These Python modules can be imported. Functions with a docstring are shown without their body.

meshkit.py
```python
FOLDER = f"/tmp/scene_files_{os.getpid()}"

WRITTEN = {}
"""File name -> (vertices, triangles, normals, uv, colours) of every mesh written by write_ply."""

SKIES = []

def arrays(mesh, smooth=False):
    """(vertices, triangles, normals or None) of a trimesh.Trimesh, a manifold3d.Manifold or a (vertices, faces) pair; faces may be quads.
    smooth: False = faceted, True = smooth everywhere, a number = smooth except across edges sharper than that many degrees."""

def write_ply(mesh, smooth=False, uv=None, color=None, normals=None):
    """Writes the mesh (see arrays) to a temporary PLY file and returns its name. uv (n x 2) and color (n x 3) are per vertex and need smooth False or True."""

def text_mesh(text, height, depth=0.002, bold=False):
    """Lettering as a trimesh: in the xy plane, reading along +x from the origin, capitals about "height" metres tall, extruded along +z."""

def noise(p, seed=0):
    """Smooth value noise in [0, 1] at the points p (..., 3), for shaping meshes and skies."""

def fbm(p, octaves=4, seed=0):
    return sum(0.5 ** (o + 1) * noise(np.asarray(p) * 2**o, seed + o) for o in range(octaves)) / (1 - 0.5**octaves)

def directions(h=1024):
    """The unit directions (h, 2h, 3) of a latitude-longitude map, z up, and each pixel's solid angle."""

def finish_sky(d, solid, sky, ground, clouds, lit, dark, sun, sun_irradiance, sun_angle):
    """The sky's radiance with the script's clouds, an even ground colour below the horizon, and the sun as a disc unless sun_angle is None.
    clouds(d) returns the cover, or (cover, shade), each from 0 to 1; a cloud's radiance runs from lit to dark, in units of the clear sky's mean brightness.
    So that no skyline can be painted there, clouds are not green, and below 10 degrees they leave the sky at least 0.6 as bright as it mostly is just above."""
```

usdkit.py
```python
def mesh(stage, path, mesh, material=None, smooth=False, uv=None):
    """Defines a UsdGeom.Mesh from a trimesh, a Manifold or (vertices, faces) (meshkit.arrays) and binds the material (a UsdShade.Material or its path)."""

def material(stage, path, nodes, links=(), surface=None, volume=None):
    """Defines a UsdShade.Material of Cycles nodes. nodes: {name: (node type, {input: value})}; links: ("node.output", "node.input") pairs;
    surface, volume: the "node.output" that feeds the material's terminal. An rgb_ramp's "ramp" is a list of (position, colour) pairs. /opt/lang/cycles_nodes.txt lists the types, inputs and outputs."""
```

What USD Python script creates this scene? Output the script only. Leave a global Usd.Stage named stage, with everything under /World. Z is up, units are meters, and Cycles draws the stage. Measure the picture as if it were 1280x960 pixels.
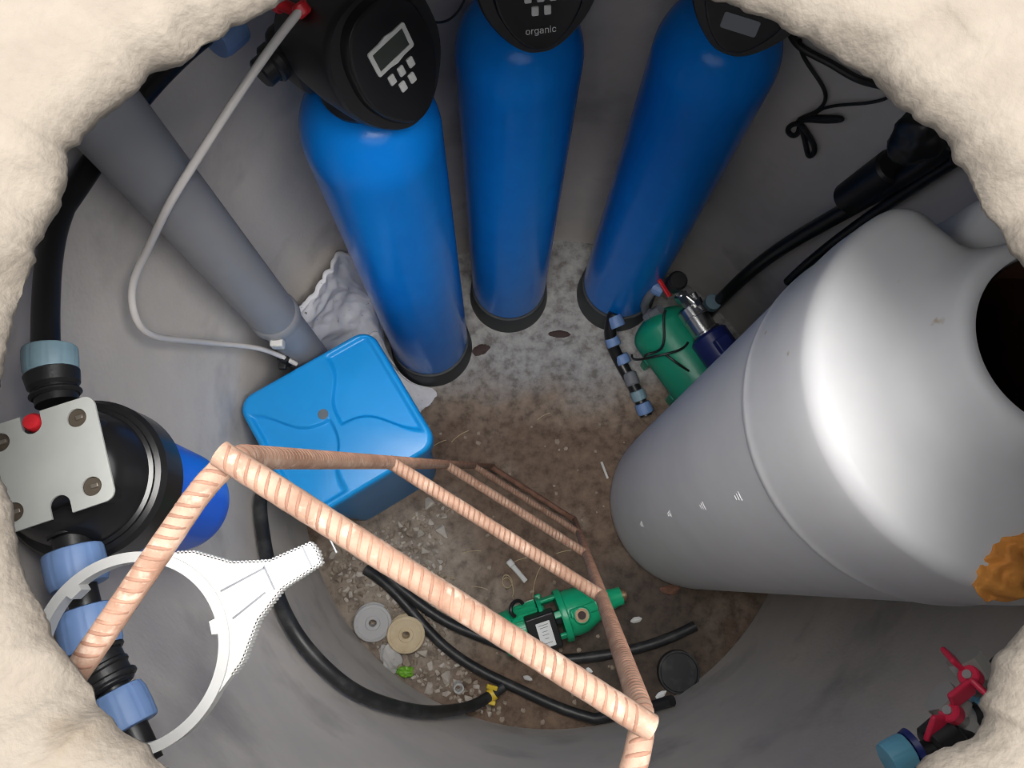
import math, random
import numpy as np
import trimesh
import manifold3d as m3
import shapely.geometry as sg
import usdkit, meshkit
from pxr import Usd, UsdGeom, UsdLux, Gf, Sdf

stage = Usd.Stage.CreateInMemory()
UsdGeom.SetStageUpAxis(stage, UsdGeom.Tokens.z)
UsdGeom.SetStageMetersPerUnit(stage, 1.0)
UsdGeom.Xform.Define(stage, '/World')
rng = np.random.default_rng(7)
PI = math.pi

# ---------------------------------------------------------------- camera, sky, sun, exposure
FPX, CX, CY, NADIR, CAMZ = 960.0, 640.0, 480.0, (620.0, 722.0), 2.6
_dn = np.array([(NADIR[0] - CX) / FPX, (NADIR[1] - CY) / FPX, 1.0]); _dn /= np.linalg.norm(_dn)
_up = -_dn
_yy = np.array([0, -1.0, 0]); _yy -= _up * (_yy @ _up); _yy /= np.linalg.norm(_yy)
ROT = np.stack([np.cross(_yy, _up), _yy, _up])          # camera (x right, y down, z forward) -> world
CAM = np.array([0, 0, CAMZ])
EXPOSURE = 0.2
cam = UsdGeom.Camera.Define(stage, '/World/camera')
cam.CreateHorizontalApertureAttr(36.0); cam.CreateVerticalApertureAttr(27.0)
cam.CreateFocalLengthAttr(36.0 * FPX / 1280.0)
cam.CreateClippingRangeAttr(Gf.Vec2f(0.01, 100))
_c = ROT @ np.diag([1, -1, -1.0])
_m = np.eye(4); _m[:3, :3] = _c.T; _m[3, :3] = CAM
cam.AddTransformOp().Set(Gf.Matrix4d(*_m.ravel().tolist()))
cam.CreateExposureAttr(EXPOSURE)

dome = UsdLux.DomeLight.Define(stage, '/World/sky')      # even overcast
dome.CreateIntensityAttr(0.7); dome.CreateColorAttr(Gf.Vec3f(0.98, 0.99, 1.0))
sun = UsdLux.DistantLight.Define(stage, '/World/sun')    # the sun behind haze: a broad soft disc
sun.CreateIntensityAttr(4.3); sun.CreateAngleAttr(60.0); sun.CreateColorAttr(Gf.Vec3f(1.0, 0.97, 0.93))
sun.AddRotateXYZOp().Set(Gf.Vec3f(3, 8, 0))


def ray(px, py):
    return ROT @ np.array([(px - CX) / FPX, (py - CY) / FPX, 1.0])


def P(px, py, z):
    r = ray(px, py)
    return CAM + r * (z - CAMZ) / r[2]


WC, WR, WTOP = np.array([0.18, 0.37]), 0.83, 2.06


def Q(px, py, c=WC, r=WR, far=True):
    d = ray(px, py); o = CAM[:2] - c
    a, b, k = d[0]**2 + d[1]**2, 2 * (o @ d[:2]), o @ o - r * r
    s = math.sqrt(max(b * b - 4 * a * k, 0))
    return CAM + d * (((-b + s) if far else (-b - s)) / (2 * a))


# ---------------------------------------------------------------- materials
def mat(name, base, rough=0.5, var=None, scale=8.0, bump=0.0, bscale=60.0, metallic=0.0, coat=0.0, detail=6, ramp=(0.35, 0.65), spec=0.5, extra=None, bdist=0.002, transl=0.0, var2=None, scale2=40.0, ramp2=(0.55, 0.62)):
    n = {'geo': ('geometry', {}), 'p': ('principled_bsdf', {'base_color': base, 'roughness': rough, 'metallic': metallic, 'coat_weight': coat, 'specular_ior_level': spec})}
    l = []
    if var is not None:
        n['nz'] = ('noise_texture', {'scale': scale, 'detail': detail, 'roughness': 0.6})
        n['rp'] = ('rgb_ramp', {'ramp': [(ramp[0], base), (ramp[1], var)]})
        l += [('geo.position', 'nz.vector'), ('nz.fac', 'rp.fac')]
        src = 'rp.color'
        if var2 is not None:
            n['nz2'] = ('noise_texture', {'scale': scale2, 'detail': 4, 'roughness': 0.55})
            n['rp2'] = ('rgb_ramp', {'ramp': [(ramp2[0], (0, 0, 0)), (ramp2[1], (1, 1, 1))]})
            n['mx'] = ('mix', {'color2': var2})
            l += [('geo.position', 'nz2.vector'), ('nz2.fac', 'rp2.fac'), ('rp2.color', 'mx.fac'), ('rp.color', 'mx.color1')]
            src = 'mx.color'
        l.append((src, 'p.base_color'))
    if bump:
        n['bn'] = ('noise_texture', {'scale': bscale, 'detail': 5})
        n['bp'] = ('bump', {'strength': bump, 'distance': bdist})
        l += [('geo.position', 'bn.vector'), ('bn.fac', 'bp.height'), ('bp.normal', 'p.normal')]
    surf = 'p.BSDF'
    return usdkit.material(stage, '/World/Looks/' + name, n, l, surface=surf)


M = {}
M['wall'] = mat('concrete_wall', (0.62, 0.57, 0.53), 0.85, (0.50, 0.475, 0.455), 2.6, 0.3, 110, var2=(0.36, 0.34, 0.33), scale2=4.2, ramp2=(0.54, 0.74))
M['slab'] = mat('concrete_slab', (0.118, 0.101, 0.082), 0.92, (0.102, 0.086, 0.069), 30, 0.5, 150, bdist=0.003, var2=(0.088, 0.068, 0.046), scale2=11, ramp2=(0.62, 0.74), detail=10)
M['vessel'] = mat('blue_fibreglass', (0.004, 0.19, 0.66), 0.20, (0.003, 0.175, 0.63), 14, 0.22, 170, bdist=0.0012, spec=0.14)
M['black'] = mat('black_plastic', (0.012, 0.012, 0.013), 0.42, bump=0.1, bscale=300)
M['blackgloss'] = mat('glossy_black_plastic', (0.010, 0.010, 0.011), 0.25)
M['boot'] = mat('dark_grey_plastic_base', (0.035, 0.04, 0.043), 0.6)
M['box'] = mat('blue_cabinet_plastic', (0.006, 0.27, 0.68), 0.36, (0.006, 0.25, 0.63), 5, 0.12, 220, bdist=0.0008)
M['plug'] = mat('grey_plug_plastic', (0.10, 0.12, 0.14), 0.5)
M['pvc'] = mat('grey_pvc', (0.235, 0.24, 0.255), 0.5, (0.27, 0.27, 0.28), 5)
M['pipe'] = mat('black_polyethylene', (0.010, 0.010, 0.011), 0.38)
M['hose'] = mat('dusty_black_hose', (0.016, 0.017, 0.019), 0.45, (0.06, 0.06, 0.06), 18, ramp=(0.5, 0.75))
M['nut'] = mat('pale_blue_fitting_plastic', (0.16, 0.26, 0.49), 0.5, (0.14, 0.24, 0.46), 30)
M['nutgrey'] = mat('blue_grey_fitting_plastic', (0.17, 0.27, 0.33), 0.5, (0.21, 0.32, 0.38), 30)
M['nutcyan'] = mat('sky_blue_fitting_plastic', (0.13, 0.38, 0.52), 0.45)
M['bowl'] = mat('royal_blue_plastic', (0.006, 0.12, 0.74), 0.35)
M['plate'] = mat('bracket_steel', (0.44, 0.455, 0.43), 0.45, (0.40, 0.41, 0.395), 12, var2=(0.40, 0.36, 0.26), scale2=34, ramp2=(0.66, 0.72))
M['bolt'] = mat('dull_steel', (0.35, 0.31, 0.26), 0.4, metallic=0.8)
M['cavity'] = mat('dark_brass', (0.10, 0.08, 0.06), 0.5, metallic=0.3)
M['red'] = mat('red_plastic', (0.62, 0.02, 0.03), 0.4)
M['redpink'] = mat('crimson_plastic', (0.70, 0.025, 0.075), 0.35)
M['white'] = mat('white_plastic', (0.52, 0.52, 0.51), 0.45)
M['tube'] = mat('white_tubing', (0.62, 0.59, 0.57), 0.4)
M['rebar'] = mat('rusty_steel', (0.195, 0.122, 0.086), 0.8, (0.13, 0.068, 0.043), 26, 0.5, 260, bdist=0.001, ramp=(0.42, 0.66), var2=(0.235, 0.165, 0.125), scale2=70, ramp2=(0.55, 0.66))
M['rebar_low'] = mat('rust_brown_steel', (0.20, 0.10, 0.065), 0.8, (0.11, 0.05, 0.03), 30, 0.5, 260, bdist=0.001)
M['rebar_rib'] = mat('rusty_rib_shade', (0.115, 0.055, 0.034), 0.8, (0.19, 0.10, 0.065), 40, ramp=(0.45, 0.7))  # rib shadows painted in as a darker brown than the bar
M['tank'] = mat('milky_polyethylene', (0.60, 0.60, 0.61), 0.55, (0.56, 0.56, 0.575), 6, var2=(0.42, 0.35, 0.27), scale2=13, ramp2=(0.70, 0.73))
M['tankmark'] = mat('milky_raised_mark', (0.68, 0.68, 0.69), 0.5)
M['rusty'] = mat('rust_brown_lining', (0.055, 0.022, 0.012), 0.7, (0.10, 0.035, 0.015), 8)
M['rag'] = mat('orange_cloth', (0.72, 0.31, 0.06), 0.9, (0.56, 0.21, 0.04), 22, 0.4, 200)
M['green'] = mat('green_cast_enamel', (0.008, 0.40, 0.19), 0.35, (0.008, 0.35, 0.16), 20, 0.1, 120)
M['greendark'] = mat('deep_green_enamel', (0.008, 0.27, 0.155), 0.4)
M['navy'] = mat('navy_enamel', (0.012, 0.022, 0.14), 0.4)
M['chrome'] = mat('bright_steel', (0.62, 0.62, 0.62), 0.22, metallic=1.0)
M['nickel'] = mat('dull_nickel', (0.50, 0.49, 0.46), 0.35, metallic=0.55)
M['brass'] = mat('brass', (0.26, 0.17, 0.10), 0.45, metallic=0.5)
M['label'] = mat('white_paper', (0.78, 0.80, 0.80), 0.6)
M['ink'] = mat('dark_ink', (0.05, 0.05, 0.06), 0.6)
M['lcd'] = mat('display_glass', (0.045, 0.05, 0.045), 0.2)
M['grey'] = mat('light_grey_plastic', (0.52, 0.52, 0.51), 0.45)
M['midgrey'] = mat('mid_grey_plastic', (0.16, 0.17, 0.19), 0.5)
M['sack'] = mat('woven_white_sack', (0.74, 0.74, 0.77), 0.8, (0.66, 0.66, 0.70), 10, 0.3, 300, bdist=0.001, var2=(0.20, 0.18, 0.17), scale2=75, ramp2=(0.68, 0.72))
M['rubble'] = mat('broken_mortar', (0.42, 0.375, 0.325), 0.95, (0.55, 0.505, 0.45), 25, 0.6, 120, bdist=0.003)
M['rubble_brown'] = mat('muddy_mortar', (0.27, 0.215, 0.165), 0.95, (0.37, 0.31, 0.25), 25, 0.6, 120, bdist=0.003)
M['beige'] = mat('beige_plastic', (0.66, 0.55, 0.38), 0.5, (0.58, 0.46, 0.29), 30)
M['spoolgrey'] = mat('grey_spool_plastic', (0.46, 0.46, 0.47), 0.5)
M['yellow'] = mat('yellow_plastic', (0.66, 0.47, 0.04), 0.4)
M['candy'] = mat('green_foil', (0.16, 0.40, 0.03), 0.3)
M['leaf'] = mat('dark_leaf', (0.05, 0.028, 0.026), 0.7)
M['straw'] = mat('dry_straw', (0.45, 0.36, 0.22), 0.8)
M['wire'] = mat('black_cable', (0.010, 0.010, 0.010), 0.5)
M['clearish'] = usdkit.material(stage, '/World/Looks/clear_plastic', {'p': ('principled_bsdf', {'base_color': (0.9, 0.9, 0.9), 'roughness': 0.25, 'transmission_weight': 0.6, 'ior': 1.3})}, [], surface='p.BSDF')

# floor: grey concrete towards the vessels, brown mud in the middle, pale mortar dust at the edge
M['floor'] = usdkit.material(stage, '/World/Looks/muddy_floor', {
    'geo': ('geometry', {}), 'sep': ('separate_xyz', {}),
    'n1': ('noise_texture', {'scale': 4.0, 'detail': 6, 'roughness': 0.6}),
    'n2': ('noise_texture', {'scale': 24.0, 'detail': 6, 'roughness': 0.65}),
    'my': ('map_range', {'from_min': 0.45, 'from_max': 0.85, 'to_min': -0.25, 'to_max': 0.75, 'clamp': True}),
    'ad': ('math', {'math_type': 'add'}),
    'rp': ('rgb_ramp', {'ramp': [(0.30, (0.17, 0.115, 0.08)), (0.55, (0.26, 0.20, 0.155)), (0.85, (0.34, 0.33, 0.325)), (1.0, (0.40, 0.40, 0.40))]}),
    'r2': ('rgb_ramp', {'ramp': [(0.36, (0.48, 0.45, 0.43)), (0.5, (0.85, 0.84, 0.83)), (0.68, (1.15, 1.13, 1.1))]}),
    'mu': ('mix', {'mix_type': 'multiply', 'fac': 1.0}),
    'bp': ('bump', {'strength': 0.7, 'distance': 0.006}),
    'vd': ('vector_math', {'math_type': 'distance', 'vector2': (-0.30, -0.06, 0.0)}), 'dr': ('map_range', {'from_min': 0.12, 'from_max': 0.42, 'to_min': 1.0, 'to_max': 0.0, 'clamp': True}),
    'dn': ('math', {'math_type': 'multiply_add', 'value2': 0.9, 'use_clamp': True}), 'nm': ('math', {'math_type': 'multiply_add', 'value2': 1.6, 'value3': -0.85, 'use_clamp': False}), 'dm': ('mix', {'color2': (0.39, 0.345, 0.295)}),
    'vw': ('vector_math', {'math_type': 'distance', 'vector2': (0.46, -0.18, 0.0)}), 'wr': ('map_range', {'from_min': 0.16, 'from_max': 0.36, 'to_min': 0.8, 'to_max': 0.0, 'clamp': True}), 'wm': ('mix', {'color2': (0.045, 0.036, 0.030)}),  # dark round zone: wet mud with the white tank's shade painted in
    'p': ('principled_bsdf', {'roughness': 0.8})},
    [('geo.position', 'sep.vector'), ('geo.position', 'n1.vector'), ('geo.position', 'n2.vector'), ('sep.y', 'my.value'), ('my.result', 'ad.value1'), ('n1.fac', 'ad.value2'),
     ('ad.value', 'rp.fac'), ('n2.fac', 'r2.fac'), ('rp.color', 'dm.color1'), ('geo.position', 'vd.vector1'), ('vd.value', 'dr.value'), ('n1.fac', 'nm.value1'), ('dr.result', 'dn.value1'), ('nm.value', 'dn.value3'), ('dn.value', 'dm.fac'),
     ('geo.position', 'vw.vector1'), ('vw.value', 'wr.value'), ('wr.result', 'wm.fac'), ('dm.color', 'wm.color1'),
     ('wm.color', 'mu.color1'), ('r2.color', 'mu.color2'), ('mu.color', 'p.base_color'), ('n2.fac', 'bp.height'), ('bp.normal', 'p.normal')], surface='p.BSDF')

# ---------------------------------------------------------------- scene helpers
BASE = {}


def numbered(parent, name):
    p, k = f'{parent}/{name}', 0
    while stage.GetPrimAtPath(p).IsValid():
        k += 1
        p = f'{parent}/{name}_{k:03d}'
    return p


def tag(prim, label=None, cat=None, group=None, kind=None):
    for k, v in (('label', label), ('category', cat), ('group', group), ('kind', kind)):
        if v:
            prim.SetCustomDataByKey(k, v)
    return prim


def thing(name, label, cat, loc=(0, 0, 0), group=None, kind=None):
    x = UsdGeom.Xform.Define(stage, numbered('/World', name))
    loc = np.asarray(loc, float)
    x.AddTranslateOp().Set(Gf.Vec3d(*loc.tolist()))
    BASE[str(x.GetPath())] = loc
    return tag(x.GetPrim(), label, cat, group, kind)


def part(parent, name, mesh, material, label=None, smooth=35, kind=None):
    """A mesh given in world coordinates, made a child of a thing or of a part."""
    pp = str(parent.GetPath())
    base = BASE[pp]
    v, f, _ = meshkit.arrays(mesh)
    path = numbered(pp, name)
    o = usdkit.mesh(stage, path, (v - base, f), M[material], smooth=smooth).GetPrim()
    BASE[path] = base
    return tag(o, label, kind=kind)


def single(name, mesh, material, label, cat, group=None, kind=None, smooth=35):
    """A thing that is one mesh, given in world coordinates."""
    v, f, _ = meshkit.arrays(mesh)
    b = np.array([v[:, 0].mean(), v[:, 1].mean(), v[:, 2].min()])
    path = numbered('/World', name)
    o = usdkit.mesh(stage, path, (v - b, f), M[material], smooth=smooth)
    o.AddTranslateOp().Set(Gf.Vec3d(*b.tolist()))
    BASE[path] = b
    return tag(o.GetPrim(), label, cat, group, kind)


def copy_of(src, loc, rot=0, scale=1.0, label=None, group=None, tilt=(0, 0)):
    x = UsdGeom.Xform.Define(stage, numbered('/World', src.GetName().split('_0')[0]))
    was = src.GetCustomData()
    x.GetPrim().GetReferences().AddInternalReference(src.GetPath())
    x.ClearXformOpOrder()
    x.AddTranslateOp(opSuffix='at').Set(Gf.Vec3d(*map(float, loc)))
    x.AddRotateXYZOp(opSuffix='at').Set(Gf.Vec3f(tilt[0], tilt[1], math.degrees(rot)))
    x.AddScaleOp(opSuffix='at').Set(Gf.Vec3f(scale, scale, scale))
    x.GetPrim().SetInstanceable(True)
    return tag(x.GetPrim(), label or was['label'], was['category'], group or was.get('group'))


def push(p, rmax):
    """Keeps points inside the ring wall."""
    p = np.array(p, float); q = p[..., :2] - WC
    d = np.linalg.norm(q, axis=-1, keepdims=True)
    p[..., :2] = WC + q * np.minimum(1, rmax / d)
    return p


def I(px, py, z, rmax=0.79):
    """The point at height z on the line of sight, or where that line reaches the radius rmax."""
    p = P(px, py, z)
    return p if np.linalg.norm(p[:2] - WC) < rmax else Q(px, py, r=rmax)


# ---------------------------------------------------------------- mesh helpers
cat_ = trimesh.util.concatenate


def tm(man):
    m = man.to_mesh()
    return trimesh.Trimesh(np.array(m.vert_properties[:, :3]), np.array(m.tri_verts), process=False)


def unit(v):
    v = np.asarray(v, float)
    return v / np.linalg.norm(v)


def frame(o, z, x=None):
    z = unit(z)
    x = np.array([1.0, 0, 0]) if x is None else np.asarray(x, float)
    if abs(unit(x) @ z) > 0.98:
        x = np.array([0, 1.0, 0])
    x = unit(x - z * (x @ z))
    T = np.eye(4); T[:3, 0], T[:3, 1], T[:3, 2], T[:3, 3] = x, np.cross(z, x), z, o
    return T


def put(mesh, T):
    m = mesh.copy(); m.apply_transform(T)
    return m


def lathe(profile, n=48, o=(0, 0, 0), z=(0, 0, 1), x=None):
    p = np.asarray(profile, float)
    th = np.arange(n) / n * 2 * PI
    k = len(p)
    v = np.stack([np.outer(np.cos(th), p[:, 0]), np.outer(np.sin(th), p[:, 0]), np.broadcast_to(p[:, 1], (n, k))], -1).reshape(-1, 3)
    f = []
    for i in range(n):
        a, b = i * k, ((i + 1) % n) * k
        for j in range(k - 1):
            if p[j, 0] > 1e-7 or True:
                f += [[a + j, b + j, b + j + 1], [a + j, b + j + 1, a + j + 1]]
    m = trimesh.Trimesh(v, f, process=False)
    m.merge_vertices()
    m.update_faces(m.nondegenerate_faces())
    if m.volume < 0:
        m.invert()
    return put(m, frame(np.asarray(o, float), z, x))


def cyl(a, b, r, n=24, r2=None, bevel=0.0):
    a, b = np.asarray(a, float), np.asarray(b, float)
    h = np.linalg.norm(b - a); r2 = r if r2 is None else r2
    c = min(bevel, r * 0.5, h * 0.4)
    prof = [(0, 0), (r - c, 0), (r, c), (r2, h - c), (r2 - c, h), (0, h)] if c > 0 else [(0, 0), (r, 0), (r2, h), (0, h)]
    return lathe(prof, n, a, b - a)


def spline(pts, n=60):
    from scipy.interpolate import CubicSpline
    p = np.asarray(pts, float)
    t = np.r_[0, np.cumsum(np.linalg.norm(np.diff(p, axis=0), axis=1) ** 0.7)]
    return CubicSpline(t, p)(np.linspace(0, t[-1], n))


def frames_along(p):
    t = np.gradient(p, axis=0); t /= np.linalg.norm(t, axis=1, keepdims=True)
    u = np.zeros_like(p)
    a = np.array([0, 0, 1.0]) if abs(t[0, 2]) < 0.9 else np.array([1.0, 0, 0])
    u[0] = unit(a - t[0] * (a @ t[0]))
    for i in range(1, len(p)):
        w = u[i - 1] - t[i] * (u[i - 1] @ t[i]); u[i] = w / np.linalg.norm(w)
    return t, u, np.cross(t, u)


def tube(p, r, n=12, radius=None):
    """A capped tube along the polyline p; radius(s, angle) may change its section."""
    p = np.asarray(p, float)
    t, u, w = frames_along(p)
    s = np.r_[0, np.cumsum(np.linalg.norm(np.diff(p, axis=0), axis=1))]
    th = np.arange(n) / n * 2 * PI
    rr = np.full((len(p), n), r) if radius is None else radius(s[:, None], th[None, :])
    v = p[:, None] + rr[..., None] * (np.cos(th)[None, :, None] * u[:, None] + np.sin(th)[None, :, None] * w[:, None])
    v = np.vstack([v.reshape(-1, 3), p[0], p[-1]])
    k = len(p); i, j = np.meshgrid(np.arange(k - 1), np.arange(n), indexing='ij')
    a, b, c, d = i * n + j, i * n + (j + 1) % n, (i + 1) * n + (j + 1) % n, (i + 1) * n + j
    f = np.vstack([np.stack([a, b, c], -1).reshape(-1, 3), np.stack([a, c, d], -1).reshape(-1, 3)])
    jj = np.arange(n)
    f = np.vstack([f, np.stack([np.full(n, k * n), (jj + 1) % n, jj], -1), np.stack([np.full(n, k * n + 1), (k - 1) * n + jj, (k - 1) * n + (jj + 1) % n], -1)])
    return trimesh.Trimesh(v, f, process=False)


def rebar(p, r=0.0085, pitch=0.0078, n=16, step=0.004):
    """Core bar with its two lengthwise beads, and the slanted transverse ribs."""
    p = np.asarray(p, float)
    L = np.r_[0, np.cumsum(np.linalg.norm(np.diff(p, axis=0), axis=1))]
    s = np.linspace(0, L[-1], max(int(L[-1] / step), 8))
    q = np.stack([np.interp(s, L, p[:, k]) for k in range(3)], 1)

    def rad(s, th):
        lon = np.clip(1 - np.abs(np.cos(th)) / 0.3, 0, 1)
        return r * (0.97 + 0.06 * lon + 0.02 * np.sin(s * 37) * np.cos(th * 2 + s * 55) + 0.012 * np.sin(s * 411 + th * 3))
    core = tube(q, r, n, rad)
    t, u, w = frames_along(q)
    m, vs, fs, b = 9, [], [], 0
    for k, s0 in enumerate(np.arange(pitch, L[-1] - pitch, pitch)):
        for side in (1, -1):
            al = np.linspace(-1.12, 1.12, m)
            pos = s0 + side * al * pitch * 0.42 + (0.25 if side < 0 else 0) * pitch
            th = (0 if side > 0 else PI) + al
            hgt = r * (0.97 + 0.07 * np.cos(al * 1.2))
            row = []
            for ds, hh in ((-0.0013, r * 0.95 + 0 * hgt), (-0.0006, hgt), (0.0006, hgt), (0.0013, r * 0.95 + 0 * hgt)):
                ss = np.clip(pos + ds, 0, L[-1])
                c_ = np.stack([np.interp(ss, s, q[:, a]) for a in range(3)], 1)
                uu = np.stack([np.interp(ss, s, u[:, a]) for a in range(3)], 1); ww = np.stack([np.interp(ss, s, w[:, a]) for a in range(3)], 1)
                row.append(c_ + hh[:, None] * (np.cos(th)[:, None] * uu + np.sin(th)[:, None] * ww))
            vs.append(np.vstack(row))
            for a in range(3):
                i0 = b + a * m + np.arange(m - 1); i1 = i0 + m
                fs += [np.stack([i0, i0 + 1, i1 + 1], 1), np.stack([i0, i1 + 1, i1], 1)]
            b += 4 * m
    ribs = trimesh.Trimesh(np.vstack(vs), np.vstack(fs), process=False)
    return core, ribs


def bar(parent, name, p, r, mt, label=None):
    core, ribs = rebar(p, r)
    o = part(parent, name, core, mt, label, smooth=60)
    part(o, 'ribs', ribs, mt + '_rib' if mt + '_rib' in M else mt, kind='stuff', smooth=60)


def rbox(size, r, n=12):
    x, y, z = [max(s / 2 - r, 1e-4) for s in size]
    s = m3.Manifold.sphere(r, n)
    return tm(m3.Manifold.batch_hull([s.translate((a * x, b * y, c * z)) for a in (-1, 1) for b in (-1, 1) for c in (-1, 1)]))


def rrect(w, h, r, n=8):
    return sg.box(-w / 2 + r, -h / 2 + r, w / 2 - r, h / 2 - r).buffer(r, quad_segs=n)


def extrude(poly, h):
    gs = getattr(poly, 'geoms', [poly])
    return cat_([trimesh.creation.extrude_polygon(g, h, engine='earcut') for g in gs])


def resample(poly, n):
    ring = poly.exterior
    return np.array([ring.interpolate(i / n, normalized=True).coords[0] for i in range(n)])


def loft(rings, cap=True):
    """rings: list of (n, 3) loops."""
    k, n = len(rings), len(rings[0])
    v = np.vstack(list(rings) + [rings[0].mean(0), rings[-1].mean(0)])
    i, j = np.meshgrid(np.arange(k - 1), np.arange(n), indexing='ij')
    a, b, c, d = i * n + j, i * n + (j + 1) % n, (i + 1) * n + (j + 1) % n, (i + 1) * n + j
    f = np.vstack([np.stack([a, b, c], -1).reshape(-1, 3), np.stack([a, c, d], -1).reshape(-1, 3)])
    if cap:
        jj = np.arange(n)
        f = np.vstack([f, np.stack([np.full(n, k * n), (jj + 1) % n, jj], -1), np.stack([np.full(n, k * n + 1), (k - 1) * n + jj, (k - 1) * n + (jj + 1) % n], -1)])
    m = trimesh.Trimesh(v, f, process=False)
    if m.volume < 0:
        m.invert()
    return m


def lump(size, seed, rough=0.35, sub=2, flat=True):
    m = trimesh.creation.icosphere(sub)
    v = m.vertices
    d = 1 + rough * (meshkit.fbm(v * 1.6 + seed * 3.17, 3, seed) - 0.5) * 2
    q = v * d[:, None]
    m.vertices = q * np.asarray(size) / 2
    return m


# ---------------------------------------------------------------- the setting: floor, ring walls, cover slab
def floor_height(x, y):
    """Mud and mortar dust lie a little higher in the left front of the pit."""
    g = np.exp(-(((x + 0.26) / 0.22) ** 2 + ((y + 0.02) / 0.24) ** 2))
    p = np.stack([x, y, 0 * x], -1)
    return 0.022 * g * (0.6 + 0.8 * meshkit.fbm(p * 9, 3, 3)) + 0.006 * (meshkit.fbm(p * 14, 4, 5) - 0.5)


def build_floor():
    nr, na = 90, 240
    rr = np.sqrt(np.linspace(0, 1, nr)) * (WR + 0.03)
    th = np.arange(na) / na * 2 * PI
    R, T = np.meshgrid(rr[1:], th, indexing='ij')
    x, y = WC[0] + R * np.cos(T), WC[1] + R * np.sin(T)
    v = np.stack([x, y, floor_height(x, y)], -1).reshape(-1, 3)
    c = np.array([[*WC, 0]])
    i, j = np.meshgrid(np.arange(nr - 2), np.arange(na), indexing='ij')
    a, b, cc, d = i * na + j, (i + 1) * na + j, (i + 1) * na + (j + 1) % na, i * na + (j + 1) % na
    f = np.vstack([np.stack([a, b, cc], -1).reshape(-1, 3), np.stack([a, cc, d], -1).reshape(-1, 3)])
    jj = np.arange(na)
    f = np.vstack([f, np.stack([np.full(na, len(v)), jj, (jj + 1) % na], -1)])
    return trimesh.Trimesh(np.vstack([v, c]), f, process=False)


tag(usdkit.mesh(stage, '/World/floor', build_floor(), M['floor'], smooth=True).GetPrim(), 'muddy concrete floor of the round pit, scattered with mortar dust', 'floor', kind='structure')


def ring_wall(z0, z1, off):
    n = 160
    th = np.arange(n) / n * 2 * PI
    W0 = WR + off
    prof = [(W0, z0), (W0, z0 + 0.03)] + [(W0, z) for z in np.linspace(z0 + 0.03, z1 - 0.03, 12)[1:-1]] + [(W0, z1 - 0.03), (W0, z1), (WR + 0.09, z1), (WR + 0.09, z0), (W0, z0)]
    rings = []
    for r, z in prof:
        inn = r < WR + 0.05
        p = np.stack([np.cos(th) * 2, np.sin(th) * 2, 0 * th + z * 2], -1)
        rr = r + (0.006 * (meshkit.fbm(p, 3, 1) - 0.5) if inn else 0)
        rings.append(np.stack([WC[0] + rr * np.cos(th), WC[1] + rr * np.sin(th), 0 * th + z], -1))
    return loft(rings, cap=False)


w0 = ring_wall(-0.03, 0.905, 0.003); w1 = ring_wall(0.905, 1.81, 0.0015); w2 = ring_wall(1.81, WTOP, 0.0)
for nm, w, lb in (('wall_lower', w0, 'lower grey concrete ring of the pit wall'), ('wall_middle', w1, 'middle grey concrete ring of the pit wall, behind the vessel heads'), ('wall_upper', w2, 'topmost low concrete ring right under the cover slab')):
    tag(usdkit.mesh(stage, '/World/' + nm, w, M['wall'], smooth=40).GetPrim(), lb, 'wall', kind='structure')

HC, HR, STOP = np.array([0.02, 0.13]), 0.317, 2.15


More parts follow.
